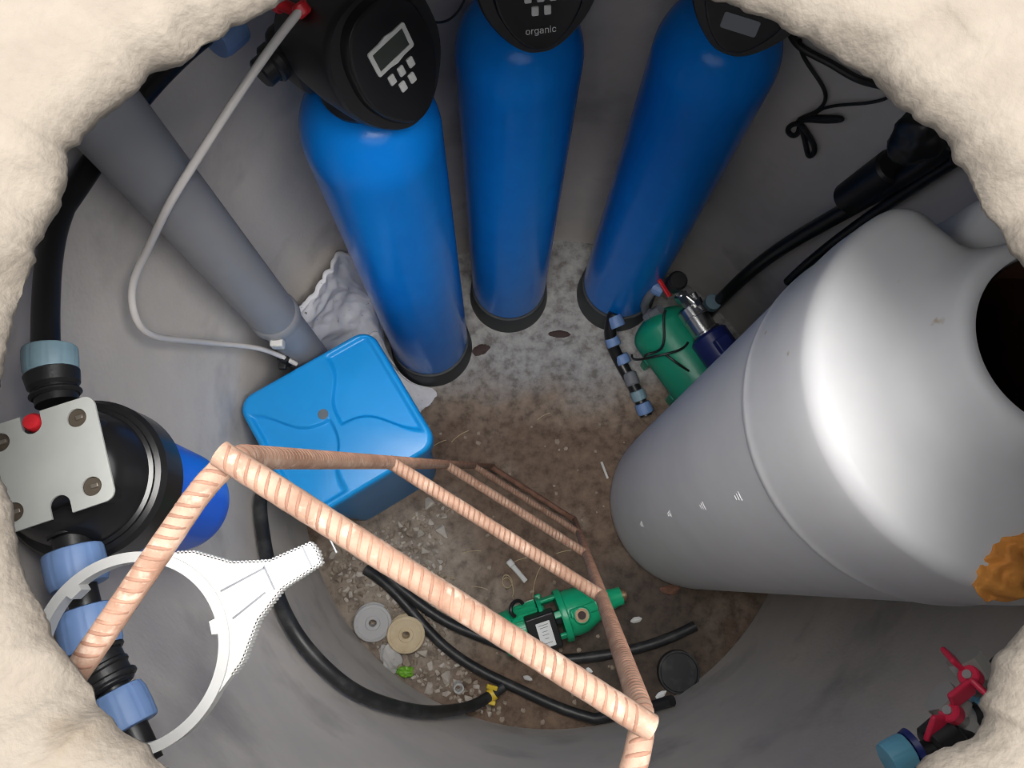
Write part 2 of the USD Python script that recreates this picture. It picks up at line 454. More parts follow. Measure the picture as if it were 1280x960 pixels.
def slab():
    n = 1100
    th = np.arange(n) / n * 2 * PI
    cs = np.stack([np.cos(th), np.sin(th)], -1)
    e1 = meshkit.fbm(np.c_[cs * 3.2, 0 * th], 3, 11) - 0.5
    e2 = meshkit.fbm(np.c_[cs * 13, 0 * th + 3], 4, 12) - 0.5
    e3 = meshkit.fbm(np.c_[cs * 34, 0 * th + 7], 3, 13) - 0.5
    rim = [(0, 600), (10, 630), (18, 670), (25, 700), (40, 735), (50, 775), (70, 803), (90, 826), (105, 850), (122, 880), (160, 915), (176, 930), (210, 957), (350, 1042), (640, 1085), (1000, 1040), (1147, 960), (1160, 947), (1175, 938), (1200, 930), (1220, 921), (1229, 906), (1237, 893), (1227, 882), (1240, 866), (1240, 846), (1247, 825), (1267, 802), (1280, 786), (1345, 700), (1405, 600), (1415, 500), (1370, 415), (1320, 365), (1279, 323), (1262, 302), (1252, 275), (1239, 259), (1220, 232), (1216, 218), (1192, 190), (1189, 177), (1180, 166), (1164, 151), (1146, 142), (1124, 125), (1111, 106), (1092, 87), (1075, 75), (1052, 67), (1027, 54), (1014, 41), (996, 37), (975, 21), (949, 9), (914, -1), (850, -35), (630, -75), (420, -45), (345, 0), (320, 14), (287, 28), (272, 44), (246, 55), (228, 72), (205, 80), (180, 90), (172, 105), (150, 125), (112, 155), (100, 170), (82, 186), (84, 196), (80, 220), (67, 255), (50, 290), (37, 330), (20, 370), (8, 435), (-2, 470), (-10, 540)]
    rp_ = np.array([P(px, py, 2.118)[:2] for px, py in rim]) - HC
    ra, rr_ = np.arctan2(rp_[:, 1], rp_[:, 0]), np.hypot(rp_[:, 0], rp_[:, 1])
    od = np.argsort(ra)
    edge = np.interp((th + PI) % (2 * PI) - PI, np.r_[ra[od][-1] - 2 * PI, ra[od], ra[od][0] + 2 * PI], np.r_[rr_[od][-1], rr_[od], rr_[od][0]])
    edge = edge + 0.006 * e3 + 0.003 * e2
    # (outward distance from the broken edge, z, surface roughness)
    prof = [(0.115, WTOP, 0), (0.060, 2.075, .6), (0.030, 2.088, .8), (0.012, 2.100, 1), (0.003, 2.110, 1), (0.000, 2.118, 1), (0.003, 2.127, 1), (0.009, 2.136, 1), (0.018, 2.142, 1), (0.030, 2.146, .8), (0.045, 2.148, .7)]
    prof += [(0.045 + d, 2.150, .5) for d in (0.005, 0.010, 0.015, 0.020, 0.026, 0.032, 0.038, 0.045, 0.052, 0.06, 0.068, 0.077, 0.087, 0.1)] + [(0.2, 2.15, .4), (0.45, 2.15, .3), (0.80, 2.15, 0), (0.80, WTOP, 0)]
    rings = []
    for k, (d, z, a) in enumerate(prof):
        r = edge + d if d < 0.75 else np.full(n, 1.12)
        x, y = HC[0] + r * cs[:, 0], HC[1] + r * cs[:, 1]
        if d >= 0.75:
            x, y = WC[0] + 0.97 * cs[:, 0], WC[1] + 0.97 * cs[:, 1]
        q = np.stack([x, y, 0 * x + z], -1)
        f1 = meshkit.fbm(q * 22, 4, 21) - 0.5; f2 = meshkit.fbm(q * 70, 3, 22) - 0.5
        chip = np.clip(meshkit.fbm(q * 16, 2, 29) - 0.62, 0, 1) * (0.09 if 0.0 <= d < 0.05 else 0.03)
        f3 = meshkit.fbm(q * 210, 2, 24) - 0.5
        z2 = z + a * (0.006 * f1 + 0.004 * f2 + 0.0013 * f3 - chip * 0.8)
        rj = a * (0.003 * f1 + 0.003 * f2 + chip * 0.3) * (d < 0.06)
        rings.append(np.stack([x + rj * cs[:, 0], y + rj * cs[:, 1], z2], -1))
    rings.append(rings[0])
    return loft(rings, cap=False)


tag(usdkit.mesh(stage, '/World/ceiling', slab(), M['slab'], smooth=50).GetPrim(), 'pale rough concrete cover slab with a broken round manhole opening', 'slab', kind='structure')


# ---------------------------------------------------------------- filter vessels with control heads
def head_outline(w, h, n=72):
    """Front outline of the control head: round top and flanks, blunt chin."""
    pts = []
    for t in np.arange(n) / n * 2 * PI:
        c, s = math.cos(t), math.sin(t)
        e = 2.6
        r = (abs(c) ** e + abs(s) ** e) ** (-1 / e)
        x, z = r * c, r * s
        if z < 0:
            x *= 1 - 0.42 * (-z) ** 1.6
        pts.append((x * w / 2, z * h / 2))
    return np.array(pts)


def control_head(parent, o, ang, kind, tube_end=None):
    """The head stands on the vessel neck o (world); its face looks along the horizontal direction ang, tipped up a little."""
    fx, fy = math.cos(ang), math.sin(ang)
    front = np.array([fx, fy, 0]); right = np.array([-fy, fx, 0]); up = np.array([0, 0, 1.0])
    tilt = math.radians(24)
    nrm = front * math.cos(tilt) + up * math.sin(tilt); fup = up * math.cos(tilt) - front * math.sin(tilt)
    W, Hh = 0.200, 0.225
    c = o + up * (0.102 if kind == 'full' else 0.116) + front * 0.034 + right * 0.010
    rings = []
    for d, s in ((-0.115, 0.76), (-0.11, 0.82), (-0.03, 0.95), (0.02, 0.99), (0.045, 1.0), (0.053, 0.985), (0.058, 0.955)):
        ol = head_outline(W * s, Hh * s)
        rings.append(c + np.outer(ol[:, 0], right) + np.outer(ol[:, 1], fup) + nrm * d)
    hd = part(parent, 'control_head', loft(rings), 'black')
    # raised front panel
    rings = []
    for d, s in ((0.056, 0.90), (0.066, 0.88), (0.071, 0.85), (0.073, 0.80)):
        ol = head_outline(W * 0.84 * s, Hh * s)
        rings.append(c + np.outer(ol[:, 0], right) + np.outer(ol[:, 1], fup) + nrm * d)
    part(hd, 'front_panel', loft(rings), 'blackgloss')

    def on_face(poly, u, v, d0, h):
        m = extrude(poly, h)
        return put(m, frame(c + right * u + fup * v + nrm * d0, nrm, right))
    if kind != 'label':
        lw, lh, lv = 0.074, 0.040, 0.028
        bez = rrect(lw, lh, 0.004).union(sg.Polygon([(-lw / 2, lh / 2 - .004), (0, lh / 2 + .0025), (lw / 2, lh / 2 - .004), (lw / 2, -lh / 2 + .004), (0, -lh / 2 - .0025), (-lw / 2, -lh / 2 + .004)]))
        part(hd, 'display_bezel', on_face(bez.difference(rrect(lw - 0.013, lh - 0.012, 0.001)), 0, lv, 0.0725, 0.003), 'grey')
        part(hd, 'display_screen', on_face(rrect(lw - 0.012, lh - 0.011, 0.001), 0, lv, 0.0725, 0.0015), 'lcd')
        for u, v in ((-0.020, -0.009), (0.0, -0.009), (0.020, -0.009), (-0.009, -0.030), (0.011, -0.030)):
            b = put(rbox((0.0115, 0.0150, 0.006), 0.0020), frame(c + right * u + fup * v + nrm * 0.0735, nrm, right))
            bt = part(hd, 'button', b, 'grey')
        if kind == 'organic':
            t = meshkit.text_mesh('organic', 0.0105, 0.001)
            t.apply_translation([-t.bounds[:, 0].mean(), 0, 0])
            part(hd, 'lettering', put(t, frame(c - fup * 0.067 + nrm * 0.0735, nrm, right)), 'grey', 'pale lettering reading organic')
    else:
        part(hd, 'face_label', on_face(rrect(0.060, 0.026, 0.004), 0, -0.048, 0.0725, 0.002), 'midgrey', 'dull grey label plate')
    # valve body below and behind the cover, with its ports
    vb = [lathe([(0, -0.012), (0.062, -0.012), (0.066, 0.0), (0.060, 0.012), (0.052, 0.03), (0.052, 0.075), (0, 0.075)], 36, o)]
    bk = o - front * 0.075 + up * 0.055
    vb.append(put(rbox((0.085, 0.15, 0.10), 0.018), frame(bk, up, front)))
    body = part(parent, 'valve_body', cat_(vb), 'black')
    for s in (-1, 1):
        a = bk + right * s * 0.055 - front * 0.02
        part(body, 'port', cat_([cyl(a, a + right * s * 0.055, 0.024, 20, bevel=0.003), cyl(a + right * s * 0.012, a + right * s * 0.034, 0.031, 20, bevel=0.004)]), 'black')
    return c, front, right, up, hd


def vessel(x, y, topz, r, label, ang, kind, group):
    t = thing('filter_vessel', label, 'water filter tank', (x, y, 0), group)
    o = np.array([x, y, 0.0])
    prof = [(0, 0.055)]
    for a in np.linspace(-PI / 2, 0, 9)[1:]:
        prof.append((r * math.cos(a) if a < 0 else r, 0.055 + 0.075 * (1 + math.sin(a))))
    sh = 0.125
    prof += [(r, 0.4), (r, 0.8), (r, topz - sh - 0.02)]
    for a in np.linspace(0, 1.28, 14):
        prof.append((r * math.cos(a) ** 0.72, topz - sh - 0.01 + sh * math.sin(a) ** 1.0))
    prof += [(0.046, topz - 0.004), (0.046, topz + 0.006), (0, topz + 0.006)]
    part(t, 'vessel_body', lathe(prof, 72, o), 'vessel')
    b = [(0, 0.0), (r + 0.012, 0.0), (r + 0.013, 0.01), (r + 0.006, 0.10), (r + 0.003, 0.106), (r - 0.004, 0.107), (r - 0.006, 0.045), (0, 0.045)]
    part(t, 'base_boot', lathe(b, 64, o), 'boot')
    return t, control_head(t, np.array([x, y, topz]), ang, kind)


V1, H1 = vessel(-0.225, 0.785, 1.49, 0.128, 'bright blue filter tank nearest the light, its head with a full display and five buttons', math.radians(-41), 'full', 'filter tanks')
V2, H2 = vessel(0.045, 0.980, 1.45, 0.125, 'middle blue filter tank, its head cut by the frame and lettered organic', math.radians(-82), 'organic', 'filter tanks')
V3, H3 = vessel(0.428, 0.985, 1.44, 0.125, 'blue filter tank in deep shade, farthest from the salt cabinet', math.radians(-110), 'label', 'filter tanks')

# ---------------------------------------------------------------- grey drain pipe
gp = np.array([-0.515, 0.593])
t = thing('drain_pipe', 'thick grey plastic drain pipe standing upright behind the salt cabinet', 'pipe', (*gp, 0))
top, bot = np.array([*gp, 2.04]), np.array([*gp, 0.0])
zc = top + (bot - top) * 0.555
part(t, 'upper_pipe', lathe([(0, 0), (0.055, 0), (0.055, np.linalg.norm(zc - top)), (0, np.linalg.norm(zc - top))], 40, top, bot - top), 'pvc')
part(t, 'socket', lathe([(0.052, -0.02), (0.0565, -0.015), (0.0595, 0.0), (0.0595, 0.018), (0.057, 0.022), (0.050, 0.022)], 40, zc, bot - top), 'pvc', 'thin raised joint ring')
part(t, 'lower_pipe', lathe([(0, 0), (0.0505, 0), (0.0505, np.linalg.norm(bot - zc)), (0, np.linalg.norm(bot - zc))], 40, zc, bot - top), 'pvc')
cl = zc + unit(bot - top) * 0.03 + unit(np.array([0.1, -1.0, 0.0])) * 0.062
part(t, 'clip', put(rbox((0.03, 0.022, 0.03), 0.005), frame(cl, bot - top)), 'grey', 'small pale clip on the joint')

# ---------------------------------------------------------------- inlet pipe along the wall
def nut(parent, o, d, r, L, material, ribs=10, label=None):
    """A compression nut: a tapered grip ring with shallow flats, axis d, centred on o."""
    n = 80
    th = np.arange(n) / n * 2 * PI
    rings = []
    for s, k in ((-0.5, 0.80), (-0.47, 0.90), (-0.30, 0.98), (0.10, 1.0), (0.40, 0.985), (0.47, 0.95), (0.5, 0.88)):
        rr = r * k * (1 - 0.022 * (np.cos(th * ribs) > 0.90))
        T = frame(o, d)
        rings.append((np.c_[rr * np.cos(th), rr * np.sin(th), np.full(n, s * L)]) @ T[:3, :3].T + o)
    return part(parent, 'coupling_nut', loft(rings), material, label)


pts = [P(58, 470, 1.69), P(57, 425, 1.675), P(59, 350, 1.64), P(69, 285, 1.61), P(95, 225, 1.58), P(160, 132, 1.555), P(258, 42, 1.53), P(330, -12, 1.50), P(372, -40, 1.47)]
ip = thing('inlet_pipe', 'black water pipe curving along the upper left wall to the first filter tank', 'pipe', (pts[3][0], pts[3][1], pts[3][2] - 0.02))
path = push(spline(pts, 90), 0.805)
part(ip, 'pipe', tube(path, 0.0165, 20), 'pipe')
nut(ip, P(282, 42, 1.52), P(330, -5, 1.5) - P(258, 55, 1.53), 0.030, 0.055, 'nut', label='blue fitting near the first filter tank')
FA = np.array([-0.500, 0.118])            # filter housing axis
pz = 1.69
d_in = unit(P(58, 470, pz) - P(64, 446, pz))
ends = P(64, 455, pz)
nut(ip, P(63, 452, pz), ends - P(66, 500, pz), 0.031, 0.036, 'nutgrey', label='blue grey coupling nut above the filter housing')
a, b = P(64, 464, pz), P(72, 505, pz)
part(ip, 'coupling_body', cat_([cyl(a, a + (b - a) * 0.55, 0.031, 28, r2=0.029, bevel=0.004), cyl(a + (b - a) * 0.5, b, 0.024, 28), cyl(a + (b - a) * 0.62, a + (b - a) * 0.8, 0.029, 28, bevel=0.003)]), 'black')

# ---------------------------------------------------------------- cartridge filter housing
fh = thing('filter_housing', 'big cartridge filter housing with black cap, royal blue bowl and pale steel bracket', 'water filter', (*FA, 1.37))
o = np.array([*FA, 0])
part(fh, 'bowl', lathe([(0, 1.335), (0.050, 1.335), (0.068, 1.342), (0.074, 1.355), (0.0745, 1.385), (0.079, 1.389), (0.084, 1.60), (0.086, 1.655), (0, 1.655)], 72, o), 'bowl')
part(fh, 'cap', lathe([(0.0, 1.60), (0.094, 1.60), (0.099, 1.606), (0.099, 1.655), (0.094, 1.662), (0.088, 1.664), (0.0875, 1.668), (0.083, 1.670), (0.080, 1.690), (0.068, 1.712), (0.055, 1.722), (0.03, 1.726), (0, 1.726)], 72, o), 'blackgloss')
pu = unit(P(118, 512, 1.75) - P(0, 550, 1.75)); pv = np.cross([0, 0, 1.0], pu)
pc = P(52, 583, 1.755)
neck = [put(rbox((0.085, 0.085, 0.10), 0.02), frame(np.array([*FA, 1.70]), (0, 0, 1), pu))]
for sx, sy in ((1, 1), (1, -1), (-1, 1), (-1, -1)):
    q = pc + pu * sx * 0.042 + pv * sy * 0.040
    neck.append(cyl([q[0], q[1], 1.69], [q[0], q[1], 1.7535], 0.013, 18))
part(fh, 'cap_bosses', cat_(neck), 'black')
plate = rrect(0.140, 0.122, 0.012)
notch = lambda x, s: sg.Point(x, s * 0.049).buffer(0.011).union(sg.box(x - 0.011, min(s * 0.049, s * 0.07), x + 0.011, max(s * 0.049, s * 0.07)))
plate = plate.difference(notch(0.0, 1)).difference(notch(0.012, -1))
for sx, sy in ((1, 1), (1, -1), (-1, 1), (-1, -1)):
    plate = plate.difference(sg.Point(sx * 0.048 if sx > 0 else -0.036, sy * 0.040).buffer(0.0105))
pl = extrude(plate, 0.003)
part(fh, 'bracket_plate', put(pl, frame(pc, (0, 0, 1), pu)), 'plate')
for sx, sy in ((1, 1), (1, -1), (-1, 1), (-1, -1)):
    q = pc + pu * (sx * 0.048 if sx > 0 else -0.036) + pv * sy * 0.040
    bo = part(fh, 'bolt', cyl([q[0], q[1], 1.740], [q[0], q[1], 1.7545], 0.0102, 20), 'cavity', 'dull screw recess')
    part(bo, 'screw_head', put(rbox((0.008, 0.005, 0.004), 0.001), frame(q + np.array([0.002, 0.001, 0.0005]), (0, 0, 1), pu)), 'bolt')
q = pc + pv * 0.052
part(fh, 'relief_button', lathe([(0, -0.02), (0.0105, -0.02), (0.0105, 0.0), (0.008, 0.005), (0, 0.007)], 24, q), 'red', 'red pressure release button')

# outlet fittings below the filter
q0, q1, q2, q3, q4 = P(82, 640, pz), P(95, 700, pz), P(112, 778, pz), P(132, 838, pz), P(160, 900, pz)
op = thing('outlet_pipe', 'run of black pipe fittings with pale blue nuts below the filter housing', 'pipe fitting', (q2[0], q2[1], pz - 0.035))
part(op, 'pipe', tube(spline([q0, q1, q2, q3, q4, P(185, 955, pz)], 40), 0.0165, 20), 'pipe')
dd = [unit(q1 - q0), unit(q2 - q1), unit(q3 - q2), unit(q4 - q3)]
part(op, 'outlet_stub', cat_([cyl(q0 - dd[0] * 0.03, q0 + dd[0] * 0.028, 0.024, 28), cyl(q0 + dd[0] * 0.0, q0 + dd[0] * 0.012, 0.030, 28, bevel=0.003), cyl(q0 + dd[0] * 0.03, q0 + dd[0] * 0.05, 0.020, 28)]), 'black')
nut(op, P(95, 710, pz), -dd[0], 0.033, 0.044, 'nut', label='pale blue nut closest to the filter housing')
nut(op, P(111, 786, pz), dd[1], 0.032, 0.048, 'nut', label='pale blue nut under the rusty bar')
part(op, 'tee_body', cat_([cyl(P(116, 812, pz), P(140, 862, pz), 0.026, 28, bevel=0.003), cyl(P(117, 815, pz), P(120, 822, pz), 0.031, 28, bevel=0.002), cyl(P(133, 850, pz), P(137, 858, pz), 0.031, 28, bevel=0.002), cyl(P(126, 835, pz), P(130, 842, pz), 0.0285, 28, bevel=0.002)]), 'black')
nut(op, P(153, 888, pz), dd[3], 0.031, 0.044, 'nut', label='pale blue nut behind the spanner ring')

# ---------------------------------------------------------------- white filter spanner
sz = 1.736
sc, he = P(166, 815, sz), P(398, 690, sz)
hd_ = unit(he - sc); L = np.linalg.norm(he - sc)
R1, R0 = 0.1035, 0.0925
ringp = sg.Point(0, 0).buffer(R1, quad_segs=40)
hand = sg.Polygon([(R1 * 0.55, R1 * 0.82), (R1 * 0.95, R1 * 0.62), (R1 * 1.25, R1 * 0.33), (R1 * 1.6, 0.0165), (L * 0.99, 0.0125), (L, 0), (L * 0.99, -0.0125), (R1 * 1.6, -0.0165), (R1 * 1.25, -R1 * 0.33), (R1 * 0.95, -R1 * 0.62), (R1 * 0.55, -R1 * 0.82)])
hand = hand.buffer(0.004).buffer(-0.004)
inner = sg.Point(0, 0).buffer(R0, quad_segs=40)
lugs = []
for a in (-12, 108, 228):
    c_ = math.radians(a)
    lugs.append(sg.Polygon([(R0 * 1.02 * math.cos(c_ - .09), R0 * 1.02 * math.sin(c_ - .09)), (R0 * 0.93 * math.cos(c_ - .08), R0 * 0.93 * math.sin(c_ - .08)), (R0 * 0.93 * math.cos(c_ + .08), R0 * 0.93 * math.sin(c_ + .08)), (R0 * 1.02 * math.cos(c_ + .09), R0 * 1.02 * math.sin(c_ + .09))]))
ring2 = ringp.difference(inner)
for g in lugs:
    ring2 = ring2.union(g)
hand = hand.difference(sg.Point(0, 0).buffer(R1 - 0.002, quad_segs=40))
sp = thing('filter_spanner', 'white plastic ring spanner lying across the blue pipe nuts', 'spanner', (sc[0], sc[1], sz - 0.012))
T = frame(sc - np.array([0, 0, 0.011]), (0, 0, 1), hd_)
part(sp, 'ring', put(extrude(ring2, 0.020), T), 'white')
h1 = extrude(hand, 0.016)
hp = part(sp, 'handle', put(h1, T), 'white')
# grip serrations along both edges of the handle
ex = np.array(hand.exterior.coords)
ser = []
ln = hand.exterior
for s in np.arange(0, ln.length, 0.0042):
    p = ln.interpolate(s)
    if math.hypot(p.x, p.y) > R1 + 0.006:
        ser.append(put(trimesh.creation.cylinder(radius=0.0016, height=0.016, sections=6), trimesh.transformations.translation_matrix([p.x, p.y, 0.008])))
part(hp, 'serration', put(cat_(ser), T), 'white', kind='stuff')
for x0, y0, x1, y1 in ((R1 + .004, 0.012, R1 + .055, 0.012), (R1 + .004, -0.02, R1 + .045, -0.012), (R1 + .055, 0.014, R1 + .055, -0.014), (R1 + .10, 0.012, R1 + .10, -0.012), (R1 + .13, 0.011, R1 + .13, -0.011)):
    c_ = np.array([(x0 + x1) / 2, (y0 + y1) / 2, 0.0165]); d = np.array([x1 - x0, y1 - y0, 0])
    part(hp, 'rib', put(put(trimesh.creation.box((np.linalg.norm(d), 0.0016, 0.0028)), frame(c_, (0, 0, 1), d)), T), 'midgrey', 'thin dark moulded rib across the handle')

# ---------------------------------------------------------------- rebar ladder
LV, s_ = np.array([696.0, 586.0]), 0.5
def lad(n, side):
    off = np.array([-416.0, -16.0]) if side == 0 else np.array([112.0, 320.0])
    p = LV + off / n
    return CAM + ray(*p) * s_ * n
ld = thing('rebar_ladder', 'rusty ladder welded from ribbed steel bars, hooked into the manhole edge', 'ladder', (*lad(5, 0)[:2], 0))
hook_r = np.array([-0.046, -0.128, -0.010])
for side in (0, 1):
    tp, bt = lad(1, side), lad(5, side)
    dirn = unit(bt - tp)
    foot = tp + dirn * ((tp[2] - 0.004) / -dirn[2])
    hook = (P(66, 884, 2.078) - tp) if side == 0 else hook_r
    e = tp + hook
    bend = [e, tp + hook * 0.22, tp + hook * 0.10 + dirn * 0.004, tp + hook * 0.03 + dirn * 0.014, tp + dirn * 0.035]
    bend = np.vstack([[e, e * 0.7 + bend[1] * 0.3], spline(bend[1:], 14), [foot]])
    bar(ld, 'stringer', bend, 0.0086, 'rebar')
for n in range(1, 6):
    a, b = lad(n, 0), lad(n, 1)
    u = unit(b - a)
    off = np.array([0, 0, -0.0]) 
    bar(ld, 'rung', [a + off - u * 0.004, b + off + u * 0.004], 0.0086, 'rebar' if n < 5 else 'rebar_low', 'lowest rung, darker brown' if n == 5 else None)  # lowest rung takes the darker brown steel

# ---------------------------------------------------------------- salt cabinet
u = unit(np.array([0.313, 0.191, 0])); v = np.array([u[1], -u[0], 0])
bc = np.array([-0.398, 0.377, 0])
bx = thing('salt_cabinet', 'blue plastic salt cabinet with embossed lid standing between wall and ladder', 'salt tank', (*bc[:2], 0))
def brect(w, d, r, z, n=96, sh=0.0):
    p = resample(rrect(w, d, r), n)
    return bc + np.outer(p[:, 0], u) + np.outer(p[:, 1], v) + np.array([0, 0, z]) + (u * 0 + v * sh)
W_, D_ = 0.383, 0.358
body = loft([brect(W_ * .82, D_ * .80, .05, 0.0), brect(W_ * .85, D_ * .83, .055, 0.012), brect(W_ * .90, D_ * .89, .05, 0.35, sh=-.006), brect(W_ * .95, D_ * .95, .045, 0.609), brect(W_ * .96, D_ * .96, .045, 0.629), brect(W_ * .985, D_ * .985, .045, 0.631), brect(W_ * .985, D_ * .985, .045, 0.646), brect(W_ * .95, D_ * .95, .045, 0.648), brect(W_ * .95, D_ * .95, .045, 0.664)])
part(bx, 'body', body, 'box')
# lid: a domed top with two sunk fields, as a height grid over a rounded rectangle
def lid_mesh():
    nu, nt = 60, 240
    base = resample(rrect(W_, D_, 0.045), nt)
    rings, hs = [], []
    rings.append(np.c_[base * 0.985, np.full(nt, 0.650)]); rings.append(np.c_[base, np.full(nt, 0.654)]); rings.append(np.c_[base, np.full(nt, 0.694)])
    for a in np.linspace(0.2, PI / 2, 5):
        k = 1 - 0.045 * (1 - math.cos(a))
        rings.append(np.c_[base * k, np.full(nt, 0.694 + 0.018 * math.sin(a))])
    for k in np.linspace(0.95, 0.0, nu):
        q = base * k
        z = 0.712 + 0.010 * (1 - k ** 2)
        # two sunk fields with S-shaped edges either side of a raised diagonal
        x, y = q[:, 0] / (W_ / 2), q[:, 1] / (D_ / 2)
        s1 = np.minimum.reduce([x - 0.16 + 0.14 * np.tanh(5 * (y + 0.42)), 0.44 - y - 0.0 * x + 0.35 * np.tanh(4 * (x - 0.62)) , 0.93 - x, y + 0.93])
        s2 = np.minimum.reduce([-x - 0.16 + 0.14 * np.tanh(5 * (-y + 0.42)), 0.44 + y + 0.35 * np.tanh(4 * (-x - 0.62)), 0.93 + x, 0.93 - y])
        s = np.maximum(s1, s2)
        z = z - 0.009 * np.clip(s / 0.055, 0, 1) ** 2 * (3 - 2 * np.clip(s / 0.055, 0, 1))
        rings.append(np.c_[q, z])
    R = []
    for g in rings:
        R.append(bc + np.outer(g[:, 0], u) + np.outer(g[:, 1], v) + np.outer(g[:, 2], [0, 0, 1.0]))
    return loft(R)
lid = part(bx, 'lid', lid_mesh(), 'box', smooth=60)
part(lid, 'plug', lathe([(0, -.008), (0.0135, -.008), (0.0135, 0.0012), (0.0125, 0.0016), (0, 0.0016)], 32, P(404, 518, 0.722)), 'plug', 'grey round plug in the middle of the lid')
part(lid, 'plug_rim', lathe([(0.0132, -.004), (0.0152, -.004), (0.0152, 0.0022), (0.0132, 0.0022)], 32, P(404, 518, 0.722)), 'box')

# white brine tube from the first tank head down to the salt cabinet, with its elbow
hb = P(377, 11, 1.69)
tp = [hb, I(352, 42, 1.685), I(305, 108, 1.67), I(255, 185, 1.63), I(212, 255, 1.57), I(183, 315, 1.46), I(165, 365, 1.32), I(172, 402, 1.19), I(215, 424, 1.05), I(280, 430, 0.93), I(325, 436, 0.82), I(348, 444, 0.75), I(370, 455, 0.69)]
tb = thing('brine_tube', 'white plastic tube hanging in a loop from the first filter head to the salt cabinet', 'tube', tuple(tp[-1]))
part(tb, 'tube', tube(push(spline(tp, 140), 0.81), 0.0062, 12), 'tube')
e = P(357, 449, 0.715)
part(tb, 'elbow', cat_([cyl(e + [0, 0, -0.035], e + [0, 0, 0.018], 0.0115, 18, bevel=0.003), cyl(e - unit(tp[-1] - tp[-3]) * 0.022, e + unit(tp[-1] - tp[-3]) * 0.01, 0.010, 18), put(rbox((0.02, 0.035, 0.016), 0.004), frame(e + [-0.012, -0.004, -0.022], (0, 0, 1)))]), 'black', 'black elbow at the cabinet end')
part(V1, 'tube_clip', cat_([cyl(P(371, 4, 1.692), P(383, 19, 1.680), 0.012, 20, bevel=0.003), cyl(P(338, -4, 1.66), P(354, 6, 1.66), 0.015, 20, bevel=0.003), cyl(P(345, 2, 1.665), P(398, 26, 1.66), 0.009, 12)]), 'red', 'red collar by the white tube')

# ---------------------------------------------------------------- white polyethylene tank
TC, TR = np.array([0.657, 0.240]), 0.280
wt = thing('water_tank', 'tall milky white plastic tank with an open round neck against the right wall', 'water tank', (*TC, 0))
o = np.array([*TC, 0])
prof = [(0, 0.012), (0.18, 0.012), (0.195, 0.0), (0.25, 0.0), (0.270, 0.012), (TR - .002, 0.04), (TR, 0.10), (TR, 1.455)]
prof += [(TR, 1.457), (TR + .0030, 1.466), (TR + .0030, 1.480), (TR - .001, 1.495), (TR - .002, 1.57), (TR - .005, 1.605)]
prof[-2:] = [(TR - .002, 1.60), (TR - .007, 1.655)]
for a in np.linspace(0, PI / 2 * 0.86, 9):
    prof.append((0.244 + 0.028 * math.cos(a), 1.660 + 0.032 * math.sin(a)))
prof += [(0.225, 1.697), (0.190, 1.702), (0.168, 1.708), (0.152, 1.722), (0.141, 1.744), (0.134, 1.762), (0.127, 1.770), (0.118, 1.773), (0.110, 1.770), (0.108, 1.760), (0.108, 1.70)]
def warp(m):
    """The neck sits a little off the axis and a channel is moulded into the far shoulder."""
    v = np.array(m.vertices); x, y, z = v[:, 0] - TC[0], v[:, 1] - TC[1], v[:, 2]
    r = np.hypot(x, y); a = np.arctan2(y, x)
    k = np.clip((0.24 - r) / 0.06, 0, 1) * (z > 1.6)
    da = (a - math.radians(101) + PI) % (2 * PI) - PI
    dent = np.exp(-(da / 0.17) ** 2) * np.clip((z - 1.50) / 0.10, 0, 1) * np.clip((r - 0.13) / 0.05, 0, 1)
    v[:, 0] -= x / np.maximum(r, 1e-6) * dent * 0.060; v[:, 1] -= y / np.maximum(r, 1e-6) * dent * 0.060
    v[:, 2] -= dent * 0.030
    v[:, 1] += 0.022 * k; v[:, 0] += 0.004 * k
    m.vertices = v
    return m
part(wt, 'tank_shell', warp(lathe(prof, 160, o)), 'tank', smooth=50)
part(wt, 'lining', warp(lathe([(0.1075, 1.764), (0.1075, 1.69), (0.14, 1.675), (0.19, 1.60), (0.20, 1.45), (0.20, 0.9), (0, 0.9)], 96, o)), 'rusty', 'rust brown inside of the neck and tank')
for px, py in ((803, 655), (838, 642), (880, 632), (925, 620)):
    w_ = Q(px, py, TC, TR, far=False)
    n_ = unit(np.array([*(w_[:2] - TC), 0]))
    bars = [put(trimesh.creation.box((0.016 - 0.004 * k, 0.0014, 0.0010)), frame(w_ + [0, 0, -0.012 * k] + n_ * 0.0003, n_, np.cross([0, 0, 1.0], n_))) for k in range(3)]
    part(wt, 'level_mark', cat_(bars), 'tankmark', 'small raised level mark')
rc = P(1266, 712, 1.685)
m = lump((0.105, 0.066, 0.034), 31, 0.42, 4)
m.vertices[:, 2] += 0.004 * np.sin(m.vertices[:, 0] * 190 + m.vertices[:, 1] * 80)
m.vertices[:, 2] = np.maximum(m.vertices[:, 2], -0.010)
m.apply_transform(frame(rc, (0.1, -0.45, 1), P(1280, 680, 1.4) - P(1235, 735, 1.4)))
single('orange_rag', m, 'rag', 'crumpled orange cloth lying on the shoulder of the white tank', 'cloth', smooth=60)

